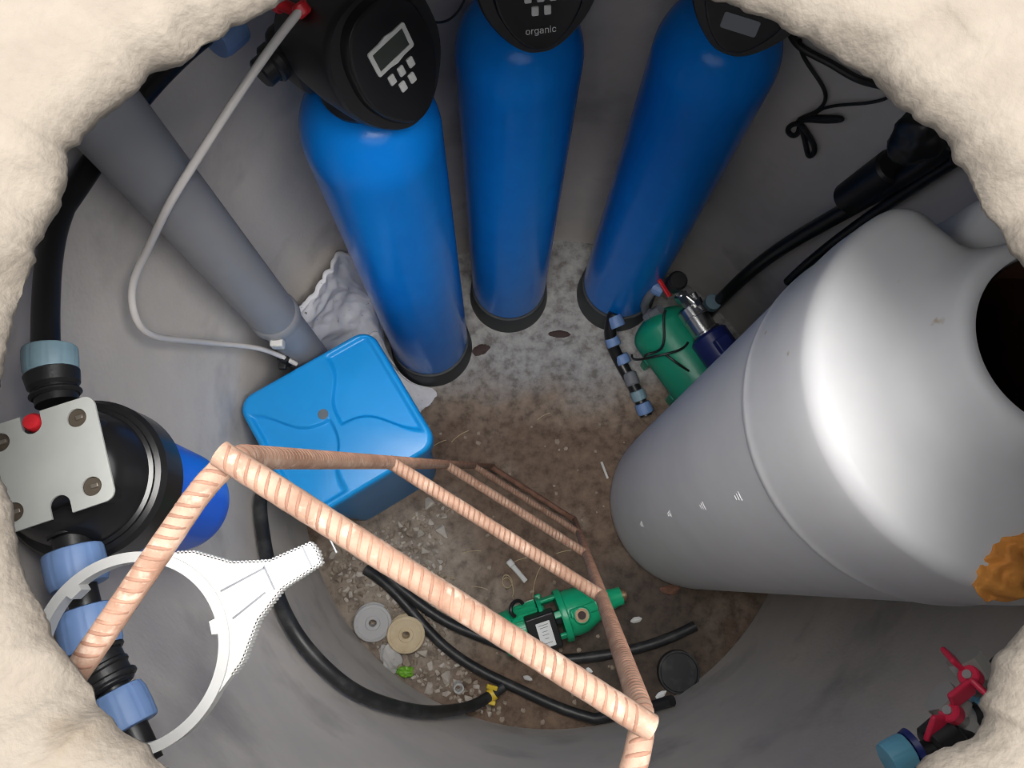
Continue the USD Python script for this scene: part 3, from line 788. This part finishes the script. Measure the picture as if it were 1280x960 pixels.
# ---------------------------------------------------------------- green pump lying on the floor
ax0, ax1 = P(626, 796, 0.085), P(781, 743, 0.085)
pxd = unit(ax1 - ax0); PL = np.linalg.norm(ax1 - ax0)
pyd = np.cross([0, 0, 1.0], pxd); pzd = np.array([0, 0, 1.0])
gp_ = thing('jet_pump', 'green jet pump with black terminal box lying on the floor below the ladder', 'pump', (*((ax0 + ax1) / 2)[:2], 0))
ax = lambda t, y=0.0, z=0.0: ax0 + pxd * t + pyd * y + pzd * z
lp = lambda prof, n=48: lathe([(r, s) for s, r in prof], n, ax0, pxd)
part(gp_, 'motor_body', lp([(0.012, 0), (0.003, 0.02), (0.0, 0.045), (0.006, 0.062), (0.02, 0.070), (0.045, 0.072), (0.048, 0.068), (0.13, 0.068), (0.135, 0), ]), 'green')
fins = []
for k in range(22):
    a = k / 22 * 2 * PI
    d = pyd * math.cos(a) + pzd * math.sin(a)
    fins.append(put(trimesh.creation.box((0.08, 0.004, 0.012)), frame(ax(0.092) + d * 0.070, d, pxd)))
part(gp_, 'cooling_fins', cat_(fins), 'green', kind='stuff')
part(gp_, 'bracket', cat_([lp([(0.135, 0), (0.135, 0.078), (0.147, 0.078), (0.150, 0.05), (0.150, 0)]), lp([(0.195, 0), (0.195, 0.08), (0.200, 0.083), (0.214, 0.083), (0.217, 0.08), (0.217, 0)])] +
     [put(rbox((0.07, 0.022, 0.012), 0.004), frame(ax(0.172) + (pyd * math.cos(a) + pzd * math.sin(a)) * 0.068, pyd * math.cos(a) + pzd * math.sin(a), pxd)) for a in (0.35, 1.4, 2.5, 3.6, 4.7, 5.7)] +
     [put(rbox((0.022, 0.17, 0.020), 0.006), frame(ax(0.15, 0.0, -0.072), pzd, pxd))]), 'green')
part(gp_, 'shaft', cyl(ax(0.14), ax(0.2), 0.022, 20), 'boot')
part(gp_, 'pump_casing', cat_([lp([(0.217, 0), (0.217, 0.070), (0.235, 0.073), (0.268, 0.070), (0.31, 0.052), (0.345, 0.036), (0.375, 0.030), (PL - .012, 0.028), (PL - .012, 0)]),
     cyl(ax(0.255, -0.012, 0.05), ax(0.255, -0.012, 0.080), 0.030, 28, r2=0.026, bevel=0.003), put(rbox((0.13, 0.03, 0.014), 0.006), frame(ax(0.285, 0.0, 0.060), pzd - pxd * -0.25, pxd))]), 'green')
pr = part(gp_, 'port_ring', lathe([(0.013, -0.01), (0.021, -0.01), (0.021, 0.003), (0.013, 0.003)], 28, ax(0.255, -0.012, 0.0815)), 'brass', 'brass threaded port')
part(gp_, 'port_hole', cyl(ax(0.255, -0.012, 0.06), ax(0.255, -0.012, 0.0815), 0.0125, 20), 'leaf')
part(gp_, 'plug_bolt', cyl(ax(0.315, 0.01, 0.045), ax(0.315, 0.01, 0.066), 0.009, 6), 'green')
part(gp_, 'nozzle', cat_([cyl(ax(PL - 0.014), ax(PL), 0.020, 24, bevel=0.002), cyl(ax(PL - 0.004), ax(PL + 0.004), 0.013, 24)]), 'brass', 'metal nozzle end')
tbx = P(679, 789, 0.150)
tx = part(gp_, 'terminal_box', put(rbox((0.092, 0.112, 0.050), 0.006), frame(tbx, pzd + pyd * -0.25, pxd)), 'black')
Tn = frame(tbx, pzd + pyd * -0.25, pxd)
ll = part(tx, 'rating_label', put(extrude(rrect(0.044, 0.078, 0.002), 0.001), Tn @ trimesh.transformations.translation_matrix([0.004, -0.004, 0.0247])), 'label', 'white rating label')
for k, (yy_, ww_) in enumerate(((0.030, 0.030), (0.022, 0.024), (0.010, 0.016), (0.000, 0.020), (-0.012, 0.012), (-0.026, 0.028))):
    part(tx, 'print_line', put(trimesh.creation.box((ww_, 0.0016, 0.0006)), Tn @ trimesh.transformations.translation_matrix([0.004, -0.004 + yy_, 0.0258])), 'midgrey')
part(gp_, 'cord_gland', tube(spline([ax(0.06, 0.05, 0.09), ax(0.055, 0.075, 0.10), ax(0.075, 0.09, 0.085), ax(0.095, 0.075, 0.07)], 24), 0.006, 10), 'black', 'short black cord loop')

# ---------------------------------------------------------------- pressure pump in the shade
bp_ = thing('booster_pump', 'deep green pressure pump with navy motor and chrome valve shaded behind the white tank', 'pump', (*P(845, 445, 0)[:2], 0))
a, b = P(828, 412, 0.17), P(884, 488, 0.17)
d = unit(b - a); Lg = np.linalg.norm(b - a)
rg = 0.105
prof = [(rg * math.cos(t), 0.06 * math.sin(t) - 0.0) for t in np.linspace(-PI / 2, 0, 8)] + [(rg, Lg)] + [(rg * math.cos(t), Lg + 0.06 * math.sin(t)) for t in np.linspace(0, PI / 2, 8)[1:]]
part(bp_, 'pressure_vessel', lathe(prof, 48, a, d), 'greendark')
sd = unit(np.cross(d, [0, 0, 1.0]))
part(bp_, 'foot', cat_([put(rbox((0.03, 0.17, 0.075), 0.008), frame(np.array([*(a + d * s)[:2], 0.0385]), (0, 0, 1), d)) for s in (Lg * .2, Lg * .8)]), 'greendark')
ca, cb = P(860, 384, 0.30), P(884, 418, 0.30)
part(bp_, 'valve_chamber', cat_([cyl(ca, cb, 0.042, 36, bevel=0.006), cyl(ca + (cb - ca) * 0.35, ca + (cb - ca) * 0.43, 0.045, 36, bevel=0.002), cyl(cb - (cb - ca) * 0.1, cb, 0.048, 36, bevel=0.003)]), 'chrome', 'bright chrome chamber')
md = unit(cb - ca)
part(bp_, 'motor', cat_([cyl(cb, cb + md * 0.15, 0.062, 36, bevel=0.008), put(rbox((0.07, 0.05, 0.035), 0.006), frame(cb + md * 0.07 + [0, 0, 0.062], (0, 0, 1), md))]), 'navy', 'navy motor')
part(bp_, 'motor_foot', cat_([cyl(np.array([*(cb + md * s)[:2], 0.03]), cb + md * s, 0.02, 12) for s in (0.04, 0.11)] + [cyl(np.array([*(cb + md * s)[:2], 0.0]), np.array([*(cb + md * s)[:2], 0.035]), 0.035, 12) for s in (0.04, 0.11)]), 'boot')
va, vb_ = P(846, 362, 0.36), P(862, 386, 0.32)
part(bp_, 'valve_stem', cat_([cyl(va, vb_, 0.014, 20), cyl(va + (vb_ - va) * .25, va + (vb_ - va) * .55, 0.022, 6), cyl(P(866, 366, .35), P(878, 388, .33), 0.010, 16), cyl(P(870, 374, .35), P(873, 380, .34), 0.016, 6), cyl(P(852, 366, .35), P(868, 378, .35), 0.011, 14)]), 'chrome')
part(bp_, 'lever', put(rbox((0.075, 0.014, 0.008), 0.003), frame(P(829, 358, 0.40), (0.3, 0.1, 1), P(838, 370, .4) - P(820, 344, .4))), 'red', 'red valve lever')
part(bp_, 'cap_knob', cyl(P(842, 356, 0.36), P(848, 350, 0.42), 0.030, 24, bevel=0.006), 'black')
nut(bp_, P(822, 361, 0.35), P(822, 361, 0.35) - P(830, 365, 0.35), 0.022, 0.035, 'nut')
part(bp_, 'feed_pipe', cat_([tube(spline([P(818, 360, 0.35), P(810, 372, 0.30), P(806, 385, 0.2), P(812, 395, 0.15), P(830, 402, 0.15)], 24), 0.014, 12), cyl(P(808, 398, .2), P(826, 386, .26), 0.016, 16), cyl(P(812, 396, .21), P(816, 393, .225), 0.023, 6)]), 'midgrey')
cordp = [P(832, 388, 0.30), P(830, 410, 0.29), P(826, 436, 0.28), P(812, 442, 0.285), P(806, 446, 0.26)]
part(bp_, 'cord', cat_([tube(spline(cordp, 30), 0.004, 8), tube(spline([P(790, 444, 0.12), P(808, 448, 0.25), P(830, 443, 0.29), P(848, 438, 0.29), P(860, 428, 0.28)], 30), 0.004, 8), tube(spline([P(832, 443, 0.29), P(848, 455, 0.29), P(862, 464, 0.26), P(876, 470, 0.24)], 24), 0.004, 8)]), 'wire', 'thin black cord tied round the green vessel')

mp = thing('manifold_pipe', 'black floor pipe with small pale blue nuts left of the deep green pressure pump', 'pipe fitting', (*P(780, 450, 0)[:2], 0))
mpts = [P(768, 392, 0.16), P(764, 425, 0.10), P(774, 450, 0.06), P(788, 475, 0.05), P(798, 495, 0.05), P(808, 520, 0.045)]
part(mp, 'pipe', tube(spline(mpts, 40), 0.021, 16), 'pipe')
for (px, py, z, r, L_, mt) in ((770, 402, .15, .026, .040, 'nut'), (766, 427, .10, .025, .034, 'nut'), (778, 449, .065, .026, .034, 'nut'), (798, 494, .052, .026, .036, 'nutgrey'), (805, 510, .05, .028, .040, 'nut')):
    nut(mp, P(px, py, z), P(px + 6, py + 14, z - 0.01) - P(px, py, z), r, L_, mt)
part(mp, 'fitting', cat_([cyl(P(786, 466, .055), P(792, 482, .055), 0.024, 20, bevel=0.004)]), 'midgrey', 'dull grey sleeve between the nuts')

# ---------------------------------------------------------------- sack behind the salt cabinet
def sheet(grid, nu, nv, thick, seed, amp=0.016):
    from scipy.interpolate import RectBivariateSpline
    g = np.array([[I(*c, 0.775) for c in row] for row in grid])
    a, b = np.linspace(0, 1, g.shape[0]), np.linspace(0, 1, g.shape[1])
    U, V = np.linspace(0, 1, nu), np.linspace(0, 1, nv)
    s = np.stack([RectBivariateSpline(a, b, g[..., k], kx=min(3, len(a) - 1), ky=min(3, len(b) - 1))(U, V) for k in range(3)], -1)
    du, dv = np.gradient(s, axis=0), np.gradient(s, axis=1)
    n = np.cross(du, dv); n /= np.linalg.norm(n, axis=-1, keepdims=True)
    if n[..., 2].mean() < 0:
        n = -n
    q = np.stack([U[:, None] * 5 + 0 * V, V[None, :] * 4 + 0 * U[:, None], 0 * s[..., 0]], -1)
    ridge = 1 - np.abs(meshkit.fbm(q * 0.55, 2, seed) - 0.5) * 4
    ridge2 = 1 - np.abs(meshkit.fbm(q * 2.3 + 9, 2, seed + 5) - 0.5) * 4
    topv = s + n * ((amp * (ridge - .4) + amp * .22 * ridge2)[..., None])
    topv[..., 2] = np.maximum(topv[..., 2], 0.012 + thick)
    botv = topv - n * thick
    for arr, ex_ in ((topv, 0.006), (botv, 0.0)):
        for cxy, rr0 in ((np.array([-0.225, 0.785]), 0.146), (np.array([-0.515, 0.593]), 0.060)):
            q_ = arr[..., :2] - cxy; d_ = np.linalg.norm(q_, axis=-1, keepdims=True)
            arr[..., :2] = cxy + q_ * np.maximum(1, (rr0 + ex_) / np.maximum(d_, 1e-6))
    k = nu * nv
    i, j = np.meshgrid(np.arange(nu - 1), np.arange(nv - 1), indexing='ij')
    A, B, C, D = i * nv + j, i * nv + j + 1, (i + 1) * nv + j + 1, (i + 1) * nv + j
    f = np.vstack([np.stack([A, B, C], -1).reshape(-1, 3), np.stack([A, C, D], -1).reshape(-1, 3)])
    f = np.vstack([f, f[:, ::-1] + k])
    bd = list(range(nv)) + [r * nv + nv - 1 for r in range(1, nu)] + [(nu - 1) * nv + c for c in range(nv - 2, -1, -1)] + [r * nv for r in range(nu - 2, 0, -1)]
    bd = np.array(bd); nx = np.roll(bd, -1)
    f = np.vstack([f, np.stack([bd, bd + k, nx], -1), np.stack([nx, bd + k, nx + k], -1)])
    m = trimesh.Trimesh(np.vstack([topv.reshape(-1, 3), botv.reshape(-1, 3)]), f, process=False)
    if m.volume < 0:
        m.invert()
    return m
sk = thing('sack', 'crumpled pale woven sack pushed down between salt cabinet and first filter tank', 'sack', (*P(440, 420, 0)[:2], 0))
g1 = [[(372, 392, .42), (400, 352, .42), (432, 326, .42), (466, 340, .30)],
      [(368, 425, .34), (405, 392, .36), (440, 366, .34), (484, 395, .22)],
      [(376, 452, .22), (425, 428, .28), (462, 405, .26), (490, 432, .14)],
      [(390, 470, .10), (440, 455, .14), (482, 450, .12), (502, 462, .05)]]
part(sk, 'sack_body', sheet(g1, 60, 48, 0.012, 41, 0.026), 'sack', smooth=60)
g2 = [[(452, 428, .24), (470, 415, .26), (490, 420, .17)],
      [(466, 455, .14), (486, 446, .15), (500, 448, .09)],
      [(480, 480, .06), (505, 470, .06), (520, 470, .03)],
      [(500, 505, .03), (522, 498, .04), (540, 485, .03)],
      [(512, 520, .02), (532, 512, .03), (546, 497, .02)]]
part(sk, 'sack_flap', sheet(g2, 60, 30, 0.012, 47, 0.014), 'sack', smooth=60)

# ---------------------------------------------------------------- hoses on the floor
def fl(px, py, r=0.0):
    p = P(px, py, 0.01)
    return np.array([p[0], p[1], float(floor_height(np.array([p[0]]), np.array([p[1]]))[0]) + r])
hr = 0.0165
def hose(name, pts, label, r=hr, n=90, cap=None):
    t = thing(name, label, 'hose', tuple(pts[0]))
    part(t, 'hose_wall', tube(push(spline(pts, n), 0.806), r, 16), 'hose')
    return t
hl = hose('hose', [np.array([-.600, .235, .03]), np.array([-.618, .238, .20]), np.array([-.622, .228, .40]), Q(326, 625, r=.805), Q(328, 660, r=.805), Q(336, 706, r=.805), Q(350, 752, r=.805), Q(372, 794, r=.805), Q(400, 828, r=.805), Q(435, 858, r=.805), Q(480, 879, r=.805), Q(525, 889, r=.803), Q(562, 888, r=.80), P(595, 880, .11), P(615, 868, .065), P(629, 858, .05)], 'black hose sweeping in a wide arc along the lower left wall, with yellow clip', n=120)
cp = P(615, 868, 0.065)
part(hl, 'hose_clip', cat_([lathe([(0.0172, -.009), (0.0205, -.009), (0.0205, .009), (0.0172, .009)], 24, cp, P(630, 857, .04) - P(600, 878, .04)), put(rbox((0.014, 0.035, 0.010), 0.003), frame(cp + np.array([0.0, 0.022, 0.012]), (0.2, -.3, 1), (0.3, 1, 0))), put(rbox((0.014, 0.03, 0.010), 0.003), frame(cp + np.array([-0.004, -0.022, 0.008]), (0.2, .3, 1), (0.3, 1, 0)))]), 'yellow', 'yellow clip on the hose')
hose('hose', [fl(452, 668, hr), fl(478, 712, hr), fl(520, 750, hr + .004), fl(565, 780, hr + .006), fl(620, 803, hr + .006), fl(670, 822, hr + .002), fl(720, 823, hr), fl(775, 815, hr), fl(820, 803, hr), fl(868, 782, hr)], 'black hose running under the green jet pump')
ht = hose('hose', [fl(458, 712, hr + .0), fl(507, 754, hr), fl(545, 797, hr), fl(590, 832, hr), fl(650, 862, hr), fl(705, 886, hr + .004), P(760, 902, 0.05), P(815, 908, 0.10), P(856, 907, 0.16)], 'black hose under the ladder with its open end resting against the front wall')
e1, e0 = P(856, 907, 0.16), P(815, 908, 0.10)
part(ht, 'hose_end', cat_([cyl(e1 - unit(e1 - e0) * .002, e1 + unit(e1 - e0) * 0.003, 0.0135, 20)]), 'beige', 'beige plug in the open end')

# ---------------------------------------------------------------- two spools and litter on the floor
def spool(px, py, label, mt, tilt):
    c_ = fl(px, py)
    t = thing('tape_spool', label, 'spool', tuple(c_))
    z = unit(np.array([tilt[0], tilt[1], 1.0]))
    part(t, 'flange', lathe([(0.013, 0.0), (0.058, 0.0), (0.060, 0.003), (0.058, 0.006), (0.050, 0.007), (0.049, 0.005), (0.024, 0.005), (0.022, 0.008), (0.013, 0.008)], 48, c_ + z * 0.034, z), mt)
    part(t, 'barrel', lathe([(0.012, 0.0), (0.045, 0.0), (0.045, 0.034), (0.012, 0.034), (0.012, 0.0)], 40, c_ + z * 0.002, z), mt)
    part(t, 'lower_flange', lathe([(0.012, 0.0), (0.058, 0.0), (0.058, 0.004), (0.012, 0.004)], 40, c_ + z * 0.001, z), mt)
spool(466, 775, 'grey plastic tape spool lying in the rubble near the wall', 'spoolgrey', (0.16, -0.22))
spool(508, 789, 'beige plastic tape spool lying in the rubble beside the grey one', 'beige', (0.08, -0.25))

c_ = fl(507, 840, 0.015)
m = lump((0.05, 0.035, 0.028), 5, 0.7, 3); m.apply_translation(c_)
single('candy_wrapper', m, 'candy', 'small crumpled green wrapper in the rubble below the spools', 'wrapper')
c_ = fl(572, 857, 0.002)
single('clear_ring', lathe([(0.011, 0), (0.0165, 0), (0.0165, 0.024), (0.011, 0.024), (0.011, 0)], 28, c_, (0.2, -0.3, 1)), 'grey', 'small pale plastic ring on the rubble near the hose arc', 'ring')
c_ = fl(489, 822, 0.012)
m = lump((0.055, 0.085, 0.02), 9, 0.5, 3); m.apply_transform(frame(c_, (0.1, -.2, 1), (1, .4, 0)))
single('plastic_scrap', m, 'clearish', 'clear crumpled plastic scrap in the rubble under the spools', 'litter')
c_ = fl(601, 437, 0.006)
m = lump((0.055, 0.036, 0.010), 12, 0.5, 3); m.apply_transform(frame(c_, (0, 0, 1), (1, .3, 0)))
single('dead_leaf', m, 'leaf', 'dark dead leaf on the grey floor between the first two filter tanks', 'leaf')
c_ = fl(699, 417, 0.002)
m = lump((0.07, 0.026, 0.006), 13, 0.4, 3); m.apply_transform(frame(c_, (0, 0, 1), (1, .0, 0)))
single('dead_leaf', m, 'leaf', 'flat dark leaf on the floor below the middle filter tank', 'leaf')
a, b = fl(752, 577, .004), fl(760, 598, .004)
single('white_stick', put(rbox((np.linalg.norm(b - a), 0.008, 0.006), 0.002), frame((a + b) / 2, (0, 0, 1), b - a)), 'white', 'short white plastic stick on the floor beside the white tank', 'stick')
c_ = fl(838, 737, .006)
m = lump((0.06, 0.03, 0.014), 15, 0.5, 3); m.apply_translation(c_)
single('clay_lump', m, 'rebar_low', 'reddish clay lump at the foot of the white tank', 'lump')
a, b = fl(650, 708, .012), fl(636, 722, .01)
m = cat_([put(rbox((0.075, 0.017, 0.010), 0.003), frame(fl(648, 716, .012), (0.1, 0, 1), fl(658, 725) - fl(640, 704))), put(rbox((0.024, 0.022, 0.014), 0.004), frame(fl(638, 704, .014), (0, 0, 1), fl(658, 725) - fl(640, 704)))])
single('cable_lug', m, 'grey', 'pale plastic connector strip on the floor above the jet pump', 'connector')
wpts = [fl(640, 745, .05), fl(641, 735, .03), fl(634, 722, .02), fl(628, 727, .02), fl(634, 735, .02), fl(640, 728, .022), fl(634, 719, .025), fl(628, 724, .02)]
single('wire_curl', tube(spline(wpts, 50), 0.0018, 6), 'straw', 'thin pale wire curled beside the jet pump', 'wire')
c_ = fl(848, 840, 0.0)
single('round_lid', lathe([(0, 0.02), (0.058, 0.02), (0.060, 0.024), (0.066, 0.024), (0.068, 0.0), (0.064, 0.0), (0.062, 0.016), (0, 0.016)], 48, c_), 'hose', 'round black plastic cap on the wet floor with painted shade below the white tank', 'lid')
for k, (px, py, s, mt) in enumerate(((795, 775, .024, 'grey'), (798, 812, .02, 'grey'), (827, 868, .022, 'label'), (737, 838, .014, 'label'), (660, 848, .018, 'grey'))):
    m = lump((s * 1.6, s * .8, s * .4), 60 + k, 0.6, 2)
    m.apply_transform(frame(fl(px, py, s * .2 + .003), (0, 0, 1), (1, rng.uniform(-1, 1), 0)))
    single('paper_shred', m, mt, 'small pale shred lying on the dark floor below the white tank', 'litter', 'pale shreds on the dark floor')
straws = []
for px, py, an, ln_ in ((548, 555, .5, .06), (575, 545, .6, .07), (590, 690, .1, .06), (560, 722, -.2, .05), (672, 720, 1.2, .07), (668, 735, 1.4, .06), (600, 735, -.2, .05), (560, 640, .9, .05), (680, 520, .5, .05), (650, 700, .3, .04), (520, 648, -1.1, .04), (705, 690, .2, .05)):
    c_ = fl(px, py, .006); d = np.array([math.cos(an), math.sin(an), 0]) * ln_ / 2
    single('straw_blade', tube(spline([c_ - d, c_ + [0, 0, .004] + np.cross([0, 0, .1], d), c_ + d], 10), 0.0014, 5), 'straw', 'dry straw blade on the muddy floor', 'straw', 'straw blades on the floor')

# ---------------------------------------------------------------- broken mortar
def chunk(seed):
    r = np.random.default_rng(seed)
    p = r.normal(size=(13, 3)); p /= np.linalg.norm(p, axis=1, keepdims=True)
    p *= np.array([1, r.uniform(.65, .95), r.uniform(.45, .7)]) * r.uniform(.85, 1.1, (13, 1)) * 0.5
    h = trimesh.convex.convex_hull(p)
    return h
from shapely import Polygon, Point
zone = Polygon([(412, 700), (440, 668), (490, 662), (545, 625), (562, 640), (548, 690), (575, 760), (555, 800), (590, 850), (625, 905), (570, 888), (515, 862), (478, 822), (445, 775), (425, 740)])
protos = []
placed = []
r_ = np.random.default_rng(5)
tries = 0
while len(placed) < 285 and tries < 60000:
    tries += 1
    px, py = r_.uniform(408, 628), r_.uniform(620, 906)
    if not zone.contains(Point(px, py)):
        continue
    c_ = fl(px, py)
    if np.linalg.norm(c_[:2] - WC) > WR - 0.02:
        continue
    dense = 1.0 if (px < 545 and py < 740) or py > 800 else 0.55
    if r_.uniform() > dense:
        continue
    s = float(np.clip(r_.lognormal(math.log(0.031), 0.40), 0.016, 0.066))
    if any(np.linalg.norm(c_[:2] - q[:2]) < 0.37 * (s + t_) for q, t_ in placed):
        continue
    if min(np.linalg.norm(c_[:2] - fl(466, 775)[:2]), np.linalg.norm(c_[:2] - fl(508, 789)[:2])) < 0.062 + s * .5:
        continue
    placed.append((c_, s))
def lump_label(c_):
    if c_[1] > 0.06:
        return 'jagged grey lump of broken mortar in the rubble right in front of the salt cabinet', 'mortar lumps by the salt cabinet'
    if c_[1] > -0.20:
        return 'jagged grey lump of broken mortar around the two tape spools and the hoses', 'mortar lumps around the spools'
    return 'jagged grey lump of broken mortar at the wall foot below the spools', 'mortar lumps below the spools'
for k, (c_, s) in enumerate(placed):
    lab, grp = lump_label(c_)
    q = c_ + [0, 0, s * 0.20]
    if k < 8:
        m = chunk(100 + k)
        path_ = numbered('/World', 'mortar_lump')
        x = UsdGeom.Xform.Define(stage, path_)
        x.AddTranslateOp(opSuffix='at').Set(Gf.Vec3d(*q.tolist())); x.AddScaleOp(opSuffix='at').Set(Gf.Vec3f(s, s, s))
        usdkit.mesh(stage, path_ + '/chunk', m, M['rubble' if k % 3 else 'rubble_brown'], smooth=False)
        protos.append(tag(x.GetPrim(), lab, 'rubble', grp))
    else:
        copy_of(protos[k % 8], q, r_.uniform(0, 6.28), s, lab, grp, (r_.uniform(-25, 25), r_.uniform(-25, 25)))
grit = []
for k in range(1500):
    px, py = r_.uniform(400, 790), r_.uniform(520, 915)
    c_ = fl(px, py)
    if np.linalg.norm(c_[:2] - WC) > WR - 0.01:
        continue
    if not zone.buffer(10).contains(Point(px, py)) and r_.uniform() > 0.09:
        continue
    if np.linalg.norm(c_[:2] - TC) < TR + 0.01 or max(abs((c_ - bc) @ u), abs((c_ - bc) @ v)) < 0.17:
        continue
    s = r_.uniform(0.003, 0.011)
    m = trimesh.creation.icosahedron(); m.vertices *= r_.uniform(.6, 1.1, (12, 1)) * s * np.array([1, 1, .6])
    m.apply_translation(c_ + [0, 0, s * .25]); grit.append(m)
g = single('mortar_grit', cat_(grit), 'rubble_brown', 'fine mortar grit strewn over the muddy floor', 'grit', kind='stuff', smooth=False)

# ---------------------------------------------------------------- dark pipes and cables on the far right wall
a, b = Q(905, 366, r=.775), Q(1150, 208, r=.775)
rp = thing('riser_pipe', 'black riser pipe climbing the shaded wall behind the white tank', 'pipe', (a[0], a[1], 0))
bb = np.array([a[0], a[1], 0.02])
up_ = Q(1190, 178, r=.775)
part(rp, 'pipe', tube(spline([bb, Q(960, 322, r=.785), Q(1020, 284, r=.785), b, up_], 50), 0.020, 16), 'pipe')
part(rp, 'coupling', cyl(Q(1060, 248, r=.775), Q(1118, 206, r=.775), 0.038, 24, bevel=0.006), 'black')
part(rp, 'end_cap', lump((0.10, 0.09, 0.12), 3, 0.3, 3).apply_translation(Q(1150, 170, r=.75)), 'black')
nut(rp, bb + [-.02, -.01, .16], (0, 0, 1), 0.028, 0.035, 'nutgrey')
rp2 = thing('riser_pipe', 'thinner black pipe beside the riser, closer to the white tank shoulder', 'pipe', tuple(Q(1000, 335, r=.79)))
part(rp2, 'pipe', tube(spline([Q(985, 352, r=.79), Q(1040, 305, r=.79), Q(1100, 262, r=.79), Q(1160, 222, r=.79), Q(1195, 200, r=.79)], 40), 0.013, 12), 'pipe')
def wq(px, py):
    return Q(px, py, r=.818)
single('power_cable', tube(spline([wq(985, 30), wq(1005, 62), wq(1035, 78), wq(1075, 100), wq(1105, 108), wq(1125, 120)], 50), 0.0075, 10), 'wire', 'thick black cable crossing the top of the shaded wall right of the third filter tank', 'cable')
single('power_cable', tube(spline([wq(1000, 50), wq(1018, 92), wq(1032, 120), wq(1022, 138), wq(1005, 146), wq(997, 152)], 50), 0.0042, 8), 'wire', 'thin black cable hanging down the shaded wall to the tied bundle', 'cable')
single('power_cable', tube(spline([wq(1110, 122), wq(1070, 130), wq(1035, 134), wq(1018, 144)], 30), 0.0035, 8), 'wire', 'thin black cable running from the tied bundle to the right', 'cable')
bpts = [wq(1000, 150), wq(1025, 147), wq(1052, 149), wq(1030, 151), wq(1002, 152), wq(1006, 175), wq(1012, 195), wq(1018, 188), wq(1008, 165), wq(998, 155), wq(985, 162), wq(988, 168), wq(999, 160)]
single('cable_bundle', tube(spline(bpts, 110), 0.0062, 8), 'wire', 'small bundle of black cable tied in a knot on the shaded wall', 'cable')
single('signal_wire', tube(spline([H1[0] + H1[2] * 0.10 - H1[1] * 0.02, P(545, 28, 1.50), P(565, 22, 1.47), H2[0] - H2[2] * 0.10], 30), 0.0022, 6), 'wire', 'thin black wire strung between the first and the middle filter heads', 'wire')

# ---------------------------------------------------------------- ball valves at the lower right
def tap(o, axis, stem, wing, label, s=1.0):
    t = thing('ball_valve', label, 'valve', tuple(o - np.array([0, 0, 0.03])))
    axis, stem = unit(axis), unit(stem)
    part(t, 'valve_body', cat_([cyl(o - axis * .045 * s, o + axis * .045 * s, 0.019 * s, 24), cyl(o - axis * .050 * s, o - axis * .020 * s, 0.025 * s, 8), cyl(o + axis * .020 * s, o + axis * .050 * s, 0.025 * s, 8), cyl(o, o + stem * .040 * s, 0.011 * s, 16)]), 'nickel')
    h = o + stem * 0.044 * s
    w = unit(wing - stem * (wing @ stem))
    part(t, 'handle', cat_([cyl(h - stem * 0.010 * s, h + stem * 0.007 * s, 0.014 * s, 20, bevel=0.002)] + [put(rbox((0.038 * s, 0.008 * s, 0.026 * s), 0.0035 * s), frame(h + w * k * 0.028 * s + stem * 0.005 * s, stem + w * k * 0.45, w)) for k in (-1, 1)]), 'redpink', 'red butterfly handle')
    part(t, 'handle_screw', cyl(h + stem * 0.006 * s, h + stem * 0.010 * s, 0.006 * s, 12), 'nickel')
    return t
zt = 1.52
tap(P(1212, 905, zt), P(1240, 930, zt) - P(1190, 885, zt), P(1172, 880, zt + .035) - P(1212, 905, zt), P(1200, 862, zt) - P(1145, 898, zt), 'chrome ball valve with red butterfly handle, lower one beside the cyan nut')
tap(P(1234, 862, zt), P(1255, 890, zt) - P(1215, 835, zt), P(1200, 836, zt + .035) - P(1234, 862, zt), P(1214, 846, zt) - P(1178, 814, zt), 'chrome ball valve with red butterfly handle, upper one nearest the white tank')
vm = thing('valve_manifold', 'black and cyan pipe fittings under the red valves at the lower right rim', 'pipe fitting', tuple(P(1180, 935, zt - 0.04)))
part(vm, 'manifold_body', cat_([cyl(P(1150, 948, zt), P(1230, 905, zt), 0.017, 20), cyl(P(1165, 935, zt), P(1192, 912, zt), 0.027, 24, bevel=0.004), cyl(P(1240, 870, zt), P(1268, 838, zt), 0.028, 24, bevel=0.004), cyl(P(1215, 905, zt), P(1290, 850, zt), 0.020, 20)]), 'black')
nut(vm, P(1122, 945, zt), P(1140, 935, zt) - P(1105, 952, zt), 0.0235, 0.034, 'nutcyan', label='sky blue nut')
part(vm, 'nut_throat', lathe([(0.014, 0), (0.024, 0), (0.026, 0.008), (0.014, 0.008)], 28, P(1137, 938, zt), P(1140, 935, zt) - P(1105, 952, zt)), 'navy')
nut(vm, P(1243, 893, zt), P(1262, 838, zt) - P(1230, 905, zt), 0.030, 0.035, 'nutcyan', label='sky blue nut behind the valves')
